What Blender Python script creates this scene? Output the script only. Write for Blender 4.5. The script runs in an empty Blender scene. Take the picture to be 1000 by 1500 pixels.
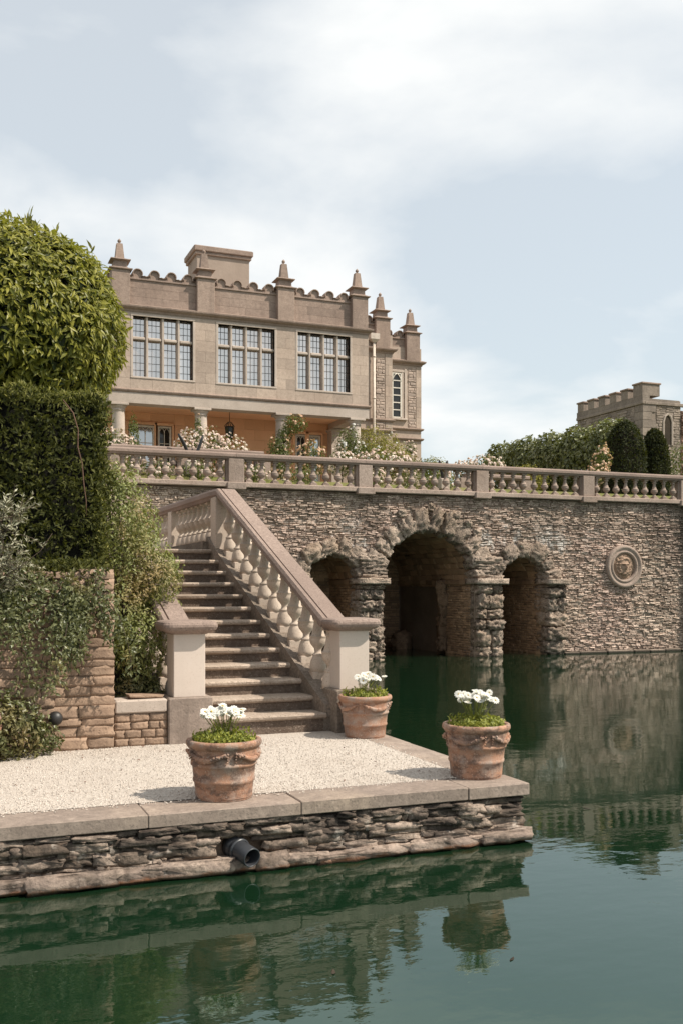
import bpy, math, random
from mathutils import Vector, Matrix, noise as mn
random.seed(7)
R = random.Random(11)
U = R.uniform
S = bpy.context.scene
COL = S.collection

# ------------------------------------------------------------------ camera
cd = bpy.data.cameras.new('camera'); cam = bpy.data.objects.new('camera', cd); COL.objects.link(cam)
YAW = math.radians(21.6)
cam.location = (0, 0, 2.2); cam.rotation_euler = (math.radians(90), 0, -YAW)
cd.sensor_fit = 'AUTO'; cd.sensor_width = 36; cd.lens = 35.0; cd.shift_y = 110 / 1500
cd.clip_start = 0.1; cd.clip_end = 5000
S.camera = cam

# ------------------------------------------------------------------ light
SUN = Vector((.40, -.27, .56)).normalized()
EL = math.asin(SUN.z); AZ = math.atan2(SUN.x, SUN.y)
W = bpy.data.worlds.new('World'); S.world = W; W.use_nodes = True
nt = W.node_tree; nt.nodes.clear()
def wn(t, **k):
    n = nt.nodes.new(t)
    for a, b in k.items(): setattr(n, a, b)
    return n
wo = wn('ShaderNodeOutputWorld'); bg = wn('ShaderNodeBackground'); bg.inputs['Strength'].default_value = .108
sky = wn('ShaderNodeTexSky', sky_type='NISHITA', sun_disc=False, sun_elevation=EL, sun_rotation=AZ, air_density=1.0, dust_density=2.0, ozone_density=.7)
tc = wn('ShaderNodeTexCoord'); sep = wn('ShaderNodeSeparateXYZ'); nt.links.new(tc.outputs['Generated'], sep.inputs[0])
zz = wn('ShaderNodeMath', operation='ADD'); nt.links.new(sep.outputs['Z'], zz.inputs[0]); zz.inputs[1].default_value = .22
zm = wn('ShaderNodeMath', operation='MAXIMUM'); nt.links.new(zz.outputs[0], zm.inputs[0]); zm.inputs[1].default_value = .05
dv = wn('ShaderNodeVectorMath', operation='DIVIDE'); nt.links.new(tc.outputs['Generated'], dv.inputs[0])
cb = wn('ShaderNodeCombineXYZ'); [nt.links.new(zm.outputs[0], cb.inputs[i]) for i in range(3)]
nt.links.new(cb.outputs[0], dv.inputs[1])
mp = wn('ShaderNodeMapping'); mp.inputs['Location'].default_value = (4.2, 4.7, 0); mp.inputs['Scale'].default_value = (1.0, 1.0, .6)
nt.links.new(dv.outputs[0], mp.inputs[0])
cl = wn('ShaderNodeTexNoise'); cl.inputs['Scale'].default_value = 1.4; cl.inputs['Detail'].default_value = 7; cl.inputs['Roughness'].default_value = .52; cl.inputs['Distortion'].default_value = .25
nt.links.new(mp.outputs[0], cl.inputs['Vector'])
cr = wn('ShaderNodeValToRGB'); cr.color_ramp.elements[0].position = .43; cr.color_ramp.elements[1].position = .62
cr.color_ramp.elements[0].color = (.56, .56, .56, 1); cr.color_ramp.elements[1].color = (.98, .98, .98, 1)
nt.links.new(cl.outputs['Fac'], cr.inputs[0])
mx = wn('ShaderNodeMix', data_type='RGBA'); nt.links.new(cr.outputs[0], mx.inputs[0]); tn = wn('ShaderNodeMix', data_type='RGBA', blend_type='MULTIPLY'); tn.inputs[0].default_value = 1; tn.inputs[7].default_value = (.86, 1.06, 1.02, 1); nt.links.new(sky.outputs[0], tn.inputs[6]); nt.links.new(tn.outputs[2], mx.inputs[6]); mx.inputs[7].default_value = (7.3, 7.4, 7.35, 1)
nt.links.new(mx.outputs[2], bg.inputs[0]); nt.links.new(bg.outputs[0], wo.inputs[0])
sl = bpy.data.lights.new('sun', 'SUN'); sl.energy = 4.9; sl.angle = math.radians(.6); sl.color = (1, .92, .80)
so = bpy.data.objects.new('sun', sl); so.rotation_euler = (-SUN).to_track_quat('-Z', 'Y').to_euler(); so.location = (30, -20, 60); COL.objects.link(so)
vs = S.view_settings; vs.view_transform = 'Standard'; vs.look = 'None'; vs.gamma = 1; vs.use_curve_mapping = False; vs.exposure = 0.36

# ------------------------------------------------------------------ materials
class NT:
    def __init__(s, name):
        s.m = bpy.data.materials.new(name); s.m.use_nodes = True; s.t = s.m.node_tree
        s.b = s.t.nodes['Principled BSDF']; s.geo = s.t.nodes.new('ShaderNodeNewGeometry')
    def n(s, t, **k):
        n = s.t.nodes.new(t)
        for a, b in k.items(): setattr(n, a, b)
        return n
    def lk(s, a, b):
        if hasattr(a, 'links'): s.t.links.new(a, b)
        else:
            if hasattr(b.default_value, '__len__') and not hasattr(a, '__len__'): a = (a, a, a, 1)
            b.default_value = a
    def pos(s, sc=(1, 1, 1)):
        m = s.n('ShaderNodeMapping'); m.inputs['Scale'].default_value = sc; s.lk(s.geo.outputs['Position'], m.inputs[0]); return m.outputs[0]
    def noise(s, scale, detail=4, rough=.55, sc=(1, 1, 1)):
        n = s.n('ShaderNodeTexNoise'); n.inputs['Scale'].default_value = scale; n.inputs['Detail'].default_value = detail; n.inputs['Roughness'].default_value = rough
        s.lk(s.pos(sc), n.inputs['Vector']); return n.outputs['Fac']
    def voro(s, scale, out='Distance', sc=(1, 1, 1)):
        n = s.n('ShaderNodeTexVoronoi'); n.inputs['Scale'].default_value = scale; s.lk(s.pos(sc), n.inputs['Vector']); return n.outputs[out]
    def ramp(s, f, a, b):
        n = s.n('ShaderNodeMapRange'); n.clamp = True; s.lk(f, n.inputs[0]); n.inputs[1].default_value = a; n.inputs[2].default_value = b; return n.outputs[0]
    def mix(s, f, a, b, mode='MIX'):
        n = s.n('ShaderNodeMix', data_type='RGBA', blend_type=mode); s.lk(f, n.inputs[0]); s.lk(c4(a), n.inputs[6]); s.lk(c4(b), n.inputs[7]); return n.outputs[2]
    def ma(s, op, a, b=0.0):
        n = s.n('ShaderNodeMath', operation=op); s.lk(a, n.inputs[0]); s.lk(b, n.inputs[1]); return n.outputs[0]
    def rnd(s, kind):
        return s.geo.outputs['Random Per Island'] if kind == 'island' else s.n('ShaderNodeObjectInfo').outputs['Random']
    def z(s):
        n = s.n('ShaderNodeSeparateXYZ'); s.lk(s.geo.outputs['Position'], n.inputs[0]); return n.outputs
    def out(s, col, rough=.85, h=None, bump=.5, dist=.02, spec=.3):
        s.lk(col, s.b.inputs['Base Color']); s.lk(rough, s.b.inputs['Roughness']); s.b.inputs['Specular IOR Level'].default_value = spec
        if h is not None:
            bn = s.n('ShaderNodeBump'); bn.inputs['Strength'].default_value = bump; bn.inputs['Distance'].default_value = dist
            s.lk(h, bn.inputs['Height']); s.t.links.new(bn.outputs[0], s.b.inputs['Normal'])
        return s.m
def c4(c): return tuple(c) + (1,) if isinstance(c, (tuple, list)) and len(c) == 3 else c

def stone(name, base, dark, speck=.5, kind='object', var=.25, sc=1.0, mott=0.0, streak=0.0, pit_shade=0.0, bump=.6, dist=.015, spots=None, warm=None, pit=True):
    n = NT(name)
    big = n.ramp(n.noise(.9 * sc, 5, .6), .35, .68)
    c = n.mix(big, base, dark)
    if warm: c = n.mix(n.ramp(n.noise(.55 * sc, 4, .6), .5, .7), c, warm)
    fine = n.noise(26 * sc, 5, .7)
    c = n.mix(n.ramp(fine, .42, .62), n.mix(speck, c, dark), c)
    if mott: c = n.mix(n.ma('MULTIPLY', n.ramp(n.noise(9, 6, .75), .42, .64), mott), c, tuple(x * .55 for x in dark)); c = n.mix(n.ma('MULTIPLY', n.ramp(n.noise(11, 5, .7, (1, 1, 1.3)), .56, .70), mott * .8), c, tuple(min(1, x * 1.35) for x in base))
    if pit_shade: c = n.mix(n.ma('MULTIPLY', n.ma('MULTIPLY', n.ramp(n.voro(11), .34, .16), n.ramp(n.noise(2.5, 3), .42, .55)), pit_shade), c, (.035, .026, .02))  # near-black colour in the voronoi cells paints the shade inside pits
    if streak: c = n.mix(n.ma('MULTIPLY', n.ramp(n.noise(2.6, 5, .65, (1, 1, .12)), .50, .68), streak), c, tuple(x * .6 for x in dark))
    sp = n.ramp(n.noise(60 * sc, 2, .5), .60, .68)
    c = n.mix(n.ma('MULTIPLY', sp, .55), c, spots or tuple(x * .45 for x in dark))
    r = n.rnd(kind)
    c = n.mix(1.0, c, n.mix(r, (1 - var,) * 3, (1 + var * .8, 1 + var * .72, 1 + var * .62)), 'MULTIPLY')
    h = n.ma('ADD', n.ma('MULTIPLY', fine, .6), n.noise(7 * sc, 4, .6))
    if pit: h = n.ma('ADD', h, n.ma('MULTIPLY', n.ramp(n.voro(20 * sc), 0, .35), .4))
    return n.out(c, .9, h, bump, dist, .2)

M = {}
M['ashlar'] = stone('pale_limestone_ashlar', (.49, .395, .325), (.38, .295, .24), .35, var=.13, mott=.32, streak=.22, bump=.35, dist=.01)
M['parapet'] = stone('weathered_brown_limestone', (.385, .29, .238), (.26, .19, .155), .6, var=.12, mott=.42, streak=.35, bump=.5, dist=.012, spots=(.36, .31, .26))
M['trim'] = stone('pale_dressed_limestone', (.52, .44, .38), (.42, .345, .29), .3, mott=.16, streak=.15, var=.06, bump=.3, dist=.008)
M['porch'] = stone('limestone_painted_bounce', (.76, .46, .285), (.68, .40, .235), .2, var=.08, bump=.2, dist=.008)  # limestone with the porch's warm bounce light painted into its colour
M['balus'] = stone('lichened_balustrade_stone', (.42, .33, .28), (.25, .19, .155), .6, mott=.3, var=.12, bump=.7, dist=.015, warm=(.30, .21, .16))
M['rail'] = stone('speckled_brown_handrail_stone', (.33, .25, .21), (.21, .155, .13), .7, var=.06, bump=.8, dist=.012, spots=(.08, .06, .05))
M['stairbal'] = stone('cream_turned_stone', (.53, .44, .37), (.41, .33, .265), .35, var=.08, bump=.35, dist=.008)
M['pier'] = stone('clean_pinkish_dressed_stone', (.57, .485, .425), (.51, .425, .365), .15, spots=(.46, .375, .315), streak=.12, var=.02, bump=.15, dist=.006, pit=False)
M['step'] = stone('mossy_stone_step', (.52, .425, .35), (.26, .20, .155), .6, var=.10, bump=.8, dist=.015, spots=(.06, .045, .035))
M['riser'] = stone('dark_stone_riser', (.20, .15, .12), (.09, .065, .05), .7, var=.12, bump=.8, dist=.015, spots=(.32, .27, .22))  # much darker than the tread stone
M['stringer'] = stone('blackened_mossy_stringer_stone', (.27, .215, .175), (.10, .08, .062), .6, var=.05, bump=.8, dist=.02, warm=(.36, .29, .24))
M['coping'] = stone('grey_weathered_coping', (.37, .295, .245), (.23, .18, .15), .5, mott=.45, streak=.4, var=.06, bump=.5, dist=.012, warm=(.42, .33, .255), spots=(.12, .10, .085))
M['tufa'] = stone('pitted_tufa', (.52, .42, .345), (.28, .215, .17), .7, var=.25, sc=.8, bump=1.0, dist=.05, spots=(.06, .045, .035), warm=(.36, .25, .165), mott=.7, pit_shade=.95)
M['garden'] = stone('coursed_garden_wall_stone', (.385, .27, .192), (.27, .185, .135), .5, mott=.3, var=.18, bump=.7, dist=.015)
M['mortarw'] = stone('warm_wall_mortar', (.30, .22, .165), (.20, .145, .105), .5, var=.05, bump=.8)
M['mortar'] = stone('earthy_mortar', (.25, .185, .14), (.15, .11, .08), .5, var=.05, bump=.8, dist=.02)
M['cave'] = stone('damp_grotto_stone', (.46, .31, .20), (.27, .175, .11), .5, 'island', .3, bump=.7, dist=.02)
M['caverock'] = stone('dark_cave_rock', (.27, .18, .12), (.13, .085, .055), .6, var=.2, bump=.8, dist=.03, pit_shade=.7)  # darker and browner than the tufa of the arch rings
M['wingrubble'] = stone('pinkish_rubble_panel', (.44, .35, .295), (.36, .285, .24), .4, 'island', .22, bump=.5, dist=.012)
M['tower'] = stone('grey_ruin_rubble', (.34, .285, .24), (.21, .17, .14), .6, 'island', .28, bump=.7, dist=.02)
M['towerred'] = stone('reddish_ruin_core', (.25, .15, .115), (.14, .095, .075), .6, 'island', .3, bump=.8, dist=.03)

def m_rubble():
    n = NT('thin_coursed_lake_wall_stone'); X, Y, Z = n.z()[0:3]
    r = n.rnd('island')
    c = n.mix(r, (.32, .245, .195), (.70, .55, .445))
    c = n.mix(n.ramp(n.noise(.33, 4, .6), .46, .62), c, n.mix(r, (.33, .24, .195), (.68, .51, .425)))
    fine = n.noise(22, 5, .7)
    c = n.mix(n.ramp(fine, .38, .55), n.mix(.6, c, (.07, .055, .045)), c)
    # black algae streaks hanging under the plinth
    st = n.ramp(n.noise(1.1, 5, .62, (1, 1, .22)), .44, .60)
    top = n.ma('MULTIPLY', st, n.ramp(Z, 3.0, 4.9))
    c = n.mix(n.ma('MULTIPLY', top, .5), c, (.13, .105, .085))
    right = n.ma('MULTIPLY', n.ramp(X, 21.6, 23.8), n.ma('MULTIPLY', n.ramp(Z, 1.2, 4.4), n.ramp(n.noise(.8, 4, .6, (1, 1, .4)), .35, .6)))
    c = n.mix(n.ma('MULTIPLY', right, .8), c, (.04, .032, .026))
    # lime bloom over the arches
    band = n.ma('MULTIPLY', n.ramp(Z, 2.9, 3.45), n.ramp(Z, 4.4, 3.75))
    band = n.ma('MULTIPLY', band, n.ramp(X, 20.6, 18.6))
    wl = n.ma('MULTIPLY', band, n.ramp(n.noise(1.5, 6, .7, (1, 1, .5)), .53, .63))
    c = n.mix(n.ma('MULTIPLY', wl, .8), c, (.62, .58, .54))
    c = n.mix(n.ramp(Z, .16, .02), c, (.035, .032, .024))
    return n.out(c, .92, n.ma('ADD', fine, n.noise(60, 3)), .8, .02, .15)
M['rubble'] = m_rubble()

def m_front():
    n = NT('ragged_lakeside_rubble'); Z = n.z()[2]
    r = n.rnd('object')
    c = n.mix(r, (.12, .088, .066), (.43, .335, .27))
    c = n.mix(n.ramp(n.noise(2.6, 5, .65), .44, .60), c, (.075, .058, .048))
    f = n.noise(30, 6, .7)
    c = n.mix(n.ramp(f, .36, .58), n.mix(.65, c, (.05, .04, .033)), c)
    c = n.mix(n.ma('MULTIPLY', n.ramp(n.noise(5, 4, .6), .62, .7), .6), c, (.52, .45, .39))
    pale = n.ma('MULTIPLY', n.ramp(Z, .16, .09), n.ramp(n.noise(9, 4, .6), .35, .55))
    c = n.mix(n.ma('MULTIPLY', pale, .45), c, (.42, .32, .265))
    rust = n.ma('MULTIPLY', n.ramp(n.ma('ADD', Z, n.ma('MULTIPLY', n.noise(14, 4), .06)), .075, .045), n.ramp(n.noise(6, 4), .3, .5))
    c = n.mix(n.ma('MULTIPLY', rust, .9), c, (.20, .075, .03))
    c = n.mix(n.ramp(Z, .03, .008), c, (.03, .02, .012))
    return n.out(c, .9, n.ma('ADD', f, n.ma('MULTIPLY', n.noise(12, 5, .65), .5)), .8, .018, .2)
M['front'] = m_front()

def m_gravel(name, ground):
    n = NT(name)
    if ground:
        v = n.voro(85, 'Color'); sv = n.n('ShaderNodeSeparateColor'); n.lk(v, sv.inputs[0]); r = sv.outputs[0]
    else: r = n.rnd('island')
    c = n.mix(r, (.37, .315, .27), (.55, .49, .43))
    c = n.mix(n.ramp(n.noise(1.2, 5, .6), .5, .72), c, n.mix(.4, c, (.38, .32, .27)))
    h = n.voro(85) if ground else n.noise(60)
    return n.out(c, .9, h, .8 if ground else .2, .01, .2)
M['gravel'] = m_gravel('pale_gravel', True); M['pebble'] = m_gravel('loose_pebble', False)

def m_terra(name='weathered_terracotta', w=1.0):
    n = NT(name); Z = n.z()[2]
    c = n.mix(n.rnd('object'), (.31, .165, .105), (.38, .21, .138))
    c = n.mix(n.ramp(n.noise(6, 5, .65), .46, .62), c, (.33, .245, .20))
    c = n.mix(n.ma('MULTIPLY', n.ramp(n.noise(7, 6, .7, (1, 1, 1.6)), .46, .60), .85 * w), c, (.12, .075, .058))
    f = n.noise(70, 4, .6)
    c = n.mix(n.ma('MULTIPLY', n.ramp(f, .58, .68), .5), c, (.55, .46, .38))
    return n.out(c, .85, n.ma('ADD', f, n.noise(14, 4)), .4, .008, .25)
M['terra'] = m_terra(); M['terra_pale'] = m_terra('pale_terracotta', .3)

def m_water():
    n = NT('green_pond_water')
    h = n.ma('ADD', n.ma('MULTIPLY', n.noise(.9, 3, .5, (1, 1.6, 1)), 1.0), n.ma('MULTIPLY', n.noise(5.5, 3, .5, (1, 1.5, 1)), .22))
    patch = n.ramp(n.noise(.16, 3, .5), .35, .65)
    h = n.ma('MULTIPLY', h, n.ma('ADD', n.ma('MULTIPLY', patch, .9), .35))
    n.b.inputs['IOR'].default_value = 1.80
    m = n.out(n.mix(n.noise(.25, 3), (.004, .015, .0065), (.005, .019, .008)), .03, h, .095, .07, .5)
    n.b.inputs['Specular Tint'].default_value = (.58, 1.0, .88, 1)
    return m
M['water'] = m_water()

def leaf(name, a, b, tr=.3, rough=.42, spec=.4, tip=None):
    n = NT(name); r = n.rnd('island')
    c = n.mix(r, a, b)
    if tip: c = n.mix(n.ramp(n.noise(1.6, 3), .52, .66), c, tip)
    n.out(c, rough, None, spec=spec)
    t = n.n('ShaderNodeBsdfTranslucent'); n.lk(n.mix(.5, c, (.30, .32, .03)), t.inputs[0])
    ms = n.n('ShaderNodeMixShader'); ms.inputs[0].default_value = tr
    o = n.t.nodes['Material Output']; n.t.links.new(n.b.outputs[0], ms.inputs[1]); n.t.links.new(t.outputs[0], ms.inputs[2]); n.t.links.new(ms.outputs[0], o.inputs[0])
    return n.m
M['laurel'] = leaf('laurel_leaf', (.10, .11, .016), (.30, .275, .045), .32, .42, .28)
M['laurelin'] = leaf('laurel_leaf_painted_shade', (.015, .025, .006), (.03, .045, .01), .1)  # laurel leaf painted near-black for the shade inside the crown
M['yew'] = leaf('yew_needle', (.024, .029, .008), (.085, .086, .020), .15, .65, .15)
M['yewtip'] = leaf('golden_yew_tip', (.10, .11, .025), (.21, .19, .05), .25, .6, .2)
M['darkyew'] = leaf('dark_yew_needle', (.014, .019, .008), (.045, .050, .018), .1, .7, .15)
M['shrub'] = leaf('shrub_leaf', (.11, .135, .035), (.31, .315, .12), .3, .45, .35, (.30, .22, .10))
M['ivy'] = leaf('rambler_leaf', (.045, .055, .018), (.16, .165, .070), .2, .42, .4, (.17, .13, .05))
M['olive'] = leaf('olive_leaf', (.20, .19, .12), (.42, .40, .29), .15, .5, .4)
M['rosel'] = leaf('rose_leaf', (.05, .075, .02), (.16, .175, .05), .25, .5, .3)
M['lime'] = leaf('pleached_leaf', (.045, .058, .014), (.20, .21, .075), .25, .4, .5, (.22, .22, .11))
M['gold'] = leaf('golden_shrub_leaf', (.17, .16, .03), (.38, .33, .08), .3, .5, .3)
M['potleaf'] = leaf('bedding_leaf', (.11, .14, .02), (.30, .30, .05), .3, .5, .3)
M['petw'] = leaf('white_petal', (.74, .72, .68), (.84, .82, .78), .25, .6, .2)
M['petp'] = leaf('blush_rose_petal', (.62, .44, .37), (.82, .72, .64), .25, .6, .2)
M['peto'] = leaf('peach_rose_petal', (.66, .40, .26), (.82, .62, .46), .25, .6, .2)
M['eye'] = leaf('flower_eye', (.45, .30, .04), (.5, .34, .05), .1)
M['dead'] = stone('dry_red_stem', (.20, .115, .08), (.12, .07, .05), .4)
M['gloom'] = stone('painted_hedge_shade', (.014, .013, .008), (.006, .006, .004), .5)  # near-black core colour paints the deep shade between the yew tufts
M['bark'] = stone('bark', (.13, .095, .07), (.06, .045, .035), .5, bump=.8)
M['soil'] = stone('dark_soil', (.06, .045, .032), (.03, .024, .018), .5, bump=.8, dist=.03)
def plain(name, c, rough, metal=0, spec=.5):
    n = NT(name); n.b.inputs['Metallic'].default_value = metal
    f = n.noise(9, 5, .65)
    return n.out(n.mix(n.ramp(f, .4, .7), c, tuple(x * .72 for x in c)), n.ma('ADD', n.ma('MULTIPLY', f, .2), rough - .1), n.noise(40), .1, .004, spec)
M['iron'] = plain('black_iron', (.02, .018, .017), .5)
M['plastic'] = plain('black_plastic_pipe', (.035, .037, .042), .38)
M['white'] = plain('cream_paint', (.66, .61, .53), .5)
M['pipe'] = plain('stone_coloured_downpipe', (.58, .49, .41), .5)
M['lead'] = plain('dull_lead', (.13, .125, .125), .5)
M['chim'] = stone('grey_chimney_ashlar', (.37, .295, .245), (.28, .22, .18), .4, var=.06, bump=.5)
M['quoin'] = stone('grey_quoin', (.35, .29, .24), (.22, .18, .15), .5, mott=.5, streak=.5, var=.15, bump=.6)
M['brick'] = stone('weathered_terracotta_chimney', (.2, .15, .12), (.12, .09, .08))
def m_glass(name, c, metal):
    n = NT(name); n.b.inputs['Metallic'].default_value = metal
    n.b.inputs['IOR'].default_value = 1.5
    r = n.rnd('object')
    return n.out(n.mix(r, tuple(x * .8 for x in c), c), .06, n.noise(2.2, 2), .08, .05, .5)
M['glass'] = m_glass('old_leaded_glass', (.74, .67, .63), .82)
M['glassb'] = m_glass('door_glass_reflecting_sky', (.50, .52, .54), .85)
M['glassd'] = m_glass('dark_door_glass', (.02, .018, .016), 0)
def m_grass():
    n = NT('mown_lawn'); f = n.noise(40, 5, .7)
    c = n.mix(f, (.06, .075, .018), (.17, .165, .045)); c = n.mix(n.ramp(n.noise(.4, 4), .4, .7), c, (.17, .15, .06))
    return n.out(c, .9, f, .6, .03, .2)
M['lawn'] = m_grass()
M['bed'] = stone('lake_bed_mud', (.05, .05, .03), (.03, .03, .02))

# ------------------------------------------------------------------ mesh builder
class MB:
    def __init__(s): s.v = []; s.f = []; s.sm = []
    def add(s, vs, fs, smooth=False):
        k = len(s.v); s.v += [tuple(p) for p in vs]; s.f += [tuple(i + k for i in f) for f in fs]; s.sm += [smooth] * len(fs); return s
    def box(s, x0, x1, y0, y1, z0, z1, b=0.0, T=None):
        if b <= 0:
            vs = [(x, y, z) for z in (z0, z1) for y in (y0, y1) for x in (x0, x1)]
            fs = [(0, 2, 3, 1), (4, 5, 7, 6), (0, 1, 5, 4), (2, 6, 7, 3), (0, 4, 6, 2), (1, 3, 7, 5)]
        else:
            q = [(x0 + b, y0), (x1 - b, y0), (x1, y0 + b), (x1, y1 - b), (x1 - b, y1), (x0 + b, y1), (x0, y1 - b), (x0, y0 + b)]
            cx, cy = (x0 + x1) / 2, (y0 + y1) / 2; fx = 1 - b / max((x1 - x0) / 2, 1e-6); fy = 1 - b / max((y1 - y0) / 2, 1e-6)
            i = [(cx + (x - cx) * fx, cy + (y - cy) * fy) for x, y in q]
            vs = [(x, y, z0) for x, y in i] + [(x, y, z0 + b) for x, y in q] + [(x, y, z1 - b) for x, y in q] + [(x, y, z1) for x, y in i]
            fs = [tuple(range(7, -1, -1)), tuple(range(24, 32))]
            for L in range(3):
                for j in range(8): fs.append((L * 8 + j, L * 8 + (j + 1) % 8, L * 8 + 8 + (j + 1) % 8, L * 8 + 8 + j))
        if T: vs = [T(*p) for p in vs]
        return s.add(vs, fs)
    def lathe(s, prof, n=24, c=(0, 0, 0), T=None, smooth=True, closed=True):
        vs = []; fs = []
        for r, z in prof:
            for j in range(n):
                a = 2 * math.pi * j / n; vs.append((c[0] + r * math.cos(a), c[1] + r * math.sin(a), c[2] + z))
        for i in range(len(prof) - 1):
            for j in range(n): fs.append((i * n + j, i * n + (j + 1) % n, (i + 1) * n + (j + 1) % n, (i + 1) * n + j))
        if closed: fs.append(tuple(range(n - 1, -1, -1))); fs.append(tuple(range((len(prof) - 1) * n, len(prof) * n)))
        if T: vs = [T(*p) for p in vs]
        return s.add(vs, fs, smooth)
    def tube(s, pts, rad, n=8, smooth=True, flat=1.0):
        pts = [Vector(p) for p in pts]; rr = rad if hasattr(rad, '__len__') else [rad] * len(pts); vs = []; fs = []; up = None
        for i, p in enumerate(pts):
            d = (pts[min(i + 1, len(pts) - 1)] - pts[max(i - 1, 0)]).normalized()
            if up is None: up = d.orthogonal().normalized()
            up = (up - d * up.dot(d)).normalized(); w = d.cross(up)
            for j in range(n):
                a = 2 * math.pi * j / n; vs.append(p + (up * math.cos(a) * flat + w * math.sin(a)) * rr[i])
        for i in range(len(pts) - 1):
            for j in range(n): fs.append((i * n + j, i * n + (j + 1) % n, (i + 1) * n + (j + 1) % n, (i + 1) * n + j))
        fs.append(tuple(range(n - 1, -1, -1))); fs.append(tuple(range((len(pts) - 1) * n, len(pts) * n)))
        return s.add(vs, fs, smooth)
    def sweep(s, path, sec):
        # sec: (side, up) points, counter-clockwise; up stays vertical, side is level
        vs = []; fs = []; n = len(sec); P = [Vector(p) for p in path]
        for i, p in enumerate(P):
            d = P[min(i + 1, len(P) - 1)] - P[max(i - 1, 0)]; d.z = 0; d.normalize(); sd = Vector((d.y, -d.x, 0))
            for a, b in sec: vs.append(p + sd * a + Vector((0, 0, b)))
        for i in range(len(P) - 1):
            for j in range(n): fs.append((i * n + j, i * n + (j + 1) % n, (i + 1) * n + (j + 1) % n, (i + 1) * n + j))
        fs.append(tuple(range(n - 1, -1, -1))); fs.append(tuple(range((len(P) - 1) * n, len(P) * n)))
        return s.add(vs, fs)
    def poly(s, pts, d):
        # flat outline in xz, y from d[0] to d[1]
        n = len(pts); vs = [(x, d[0], z) for x, z in pts] + [(x, d[1], z) for x, z in pts]
        fs = [tuple(range(n)), tuple(range(2 * n - 1, n - 1, -1))] + [(j, n + j, n + (j + 1) % n, (j + 1) % n) for j in range(n)]
        return s.add(vs, fs)
    def mesh(s, name, mat=None):
        me = bpy.data.meshes.new(name); me.from_pydata(s.v, [], s.f); me.polygons.foreach_set('use_smooth', s.sm)
        if mat: me.materials.append(mat)
        me.update(); return me
def fixn(me):
    import bmesh
    b = bmesh.new(); b.from_mesh(me); bmesh.ops.recalc_face_normals(b, faces=b.faces); b.to_mesh(me); b.free(); return me

def put(me, name, parent=None, loc=(0, 0, 0), rot=(0, 0, 0), sc=(1, 1, 1), world=True):
    o = bpy.data.objects.new(name, me); COL.objects.link(o)
    l = Vector(loc)
    if parent is not None:
        o.parent = parent
        if world and parent.parent is None: l = l - parent.location
    o.location = l; o.rotation_euler = rot; o.scale = sc
    return o
def part(mb, name, mat, parent=None, fix=True, **k):
    me = mb.mesh(name, M[mat]);
    if fix: fixn(me)
    return put(me, name, parent, **k)
def root(name, label, cat, loc=(0, 0, 0), group=None):
    o = bpy.data.objects.new(name, None); COL.objects.link(o); o.location = loc; o.empty_display_size = .2
    return tag(o, label, cat, group)
def tag(o, label, cat, group=None):
    o['label'] = label; o['category'] = cat
    if group: o['group'] = group
    return o
def struct(o): o['kind'] = 'structure'; return o
def stuff(o): o['kind'] = 'stuff'; return o
def copy_tree(o, parent=None):
    c = o.copy(); COL.objects.link(c)
    if parent: c.parent = parent
    for ch in list(o.children): copy_tree(ch, c)
    return c

# rocks: shared meshes, unit size
def rock(seed, n=4, rnd=.35, amp=.16, freq=1.7, pit=0.0, flat=False):
    vs = []; fs = []; idx = {}
    off = Vector((seed * 7.3, seed * 3.1, seed * 1.7))
    def v(p):
        k = tuple(round(a, 4) for a in p)
        if k not in idx:
            q = Vector(p); sph = q.normalized() * .5 * 1.25
            q = q.lerp(sph, rnd)
            d = mn.fractal(q * freq * 2 + off, .9, 2.1, 3) * amp
            if pit: d -= max(0, mn.noise(q * 9.0 + off) - .0) * pit
            q = q + q.normalized() * d
            idx[k] = len(vs); vs.append(q)
        return idx[k]
    for ax in range(3):
        for sg in (-.5, .5):
            for i in range(n):
                for j in range(n):
                    c = []
                    for a, b in ((i, j), (i + 1, j), (i + 1, j + 1), (i, j + 1)):
                        p = [0, 0, 0]; p[ax] = sg; p[(ax + 1) % 3] = a / n - .5; p[(ax + 2) % 3] = b / n - .5; c.append(v(p))
                    fs.append(tuple(c) if sg > 0 else tuple(reversed(c)))
    mb = MB(); mb.add(vs, fs, not flat); return mb
def rocks(name, mat, k, **kw): return [rock(i + hash(name) % 1 + len(name), **kw).mesh(name, M[mat]) for i in range(k)]
R_tufa = rocks('stone', 'tufa', 8, n=9, rnd=.34, amp=.13, freq=1.9, pit=.30)
R_cave = rocks('stone', 'caverock', 4, n=7, rnd=.38, amp=.14, freq=1.7, pit=.35)
R_front = rocks('stone', 'front', 12, n=4, rnd=.16, amp=.17, freq=1.9)
R_gard = rocks('stone', 'garden', 8, n=4, rnd=.05, amp=.075, freq=2.0)
def placerock(lst, name, parent, c, size, rot=(0, 0, 0)):
    return put(R.choice(lst), name, parent, c, rot, size)

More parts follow.
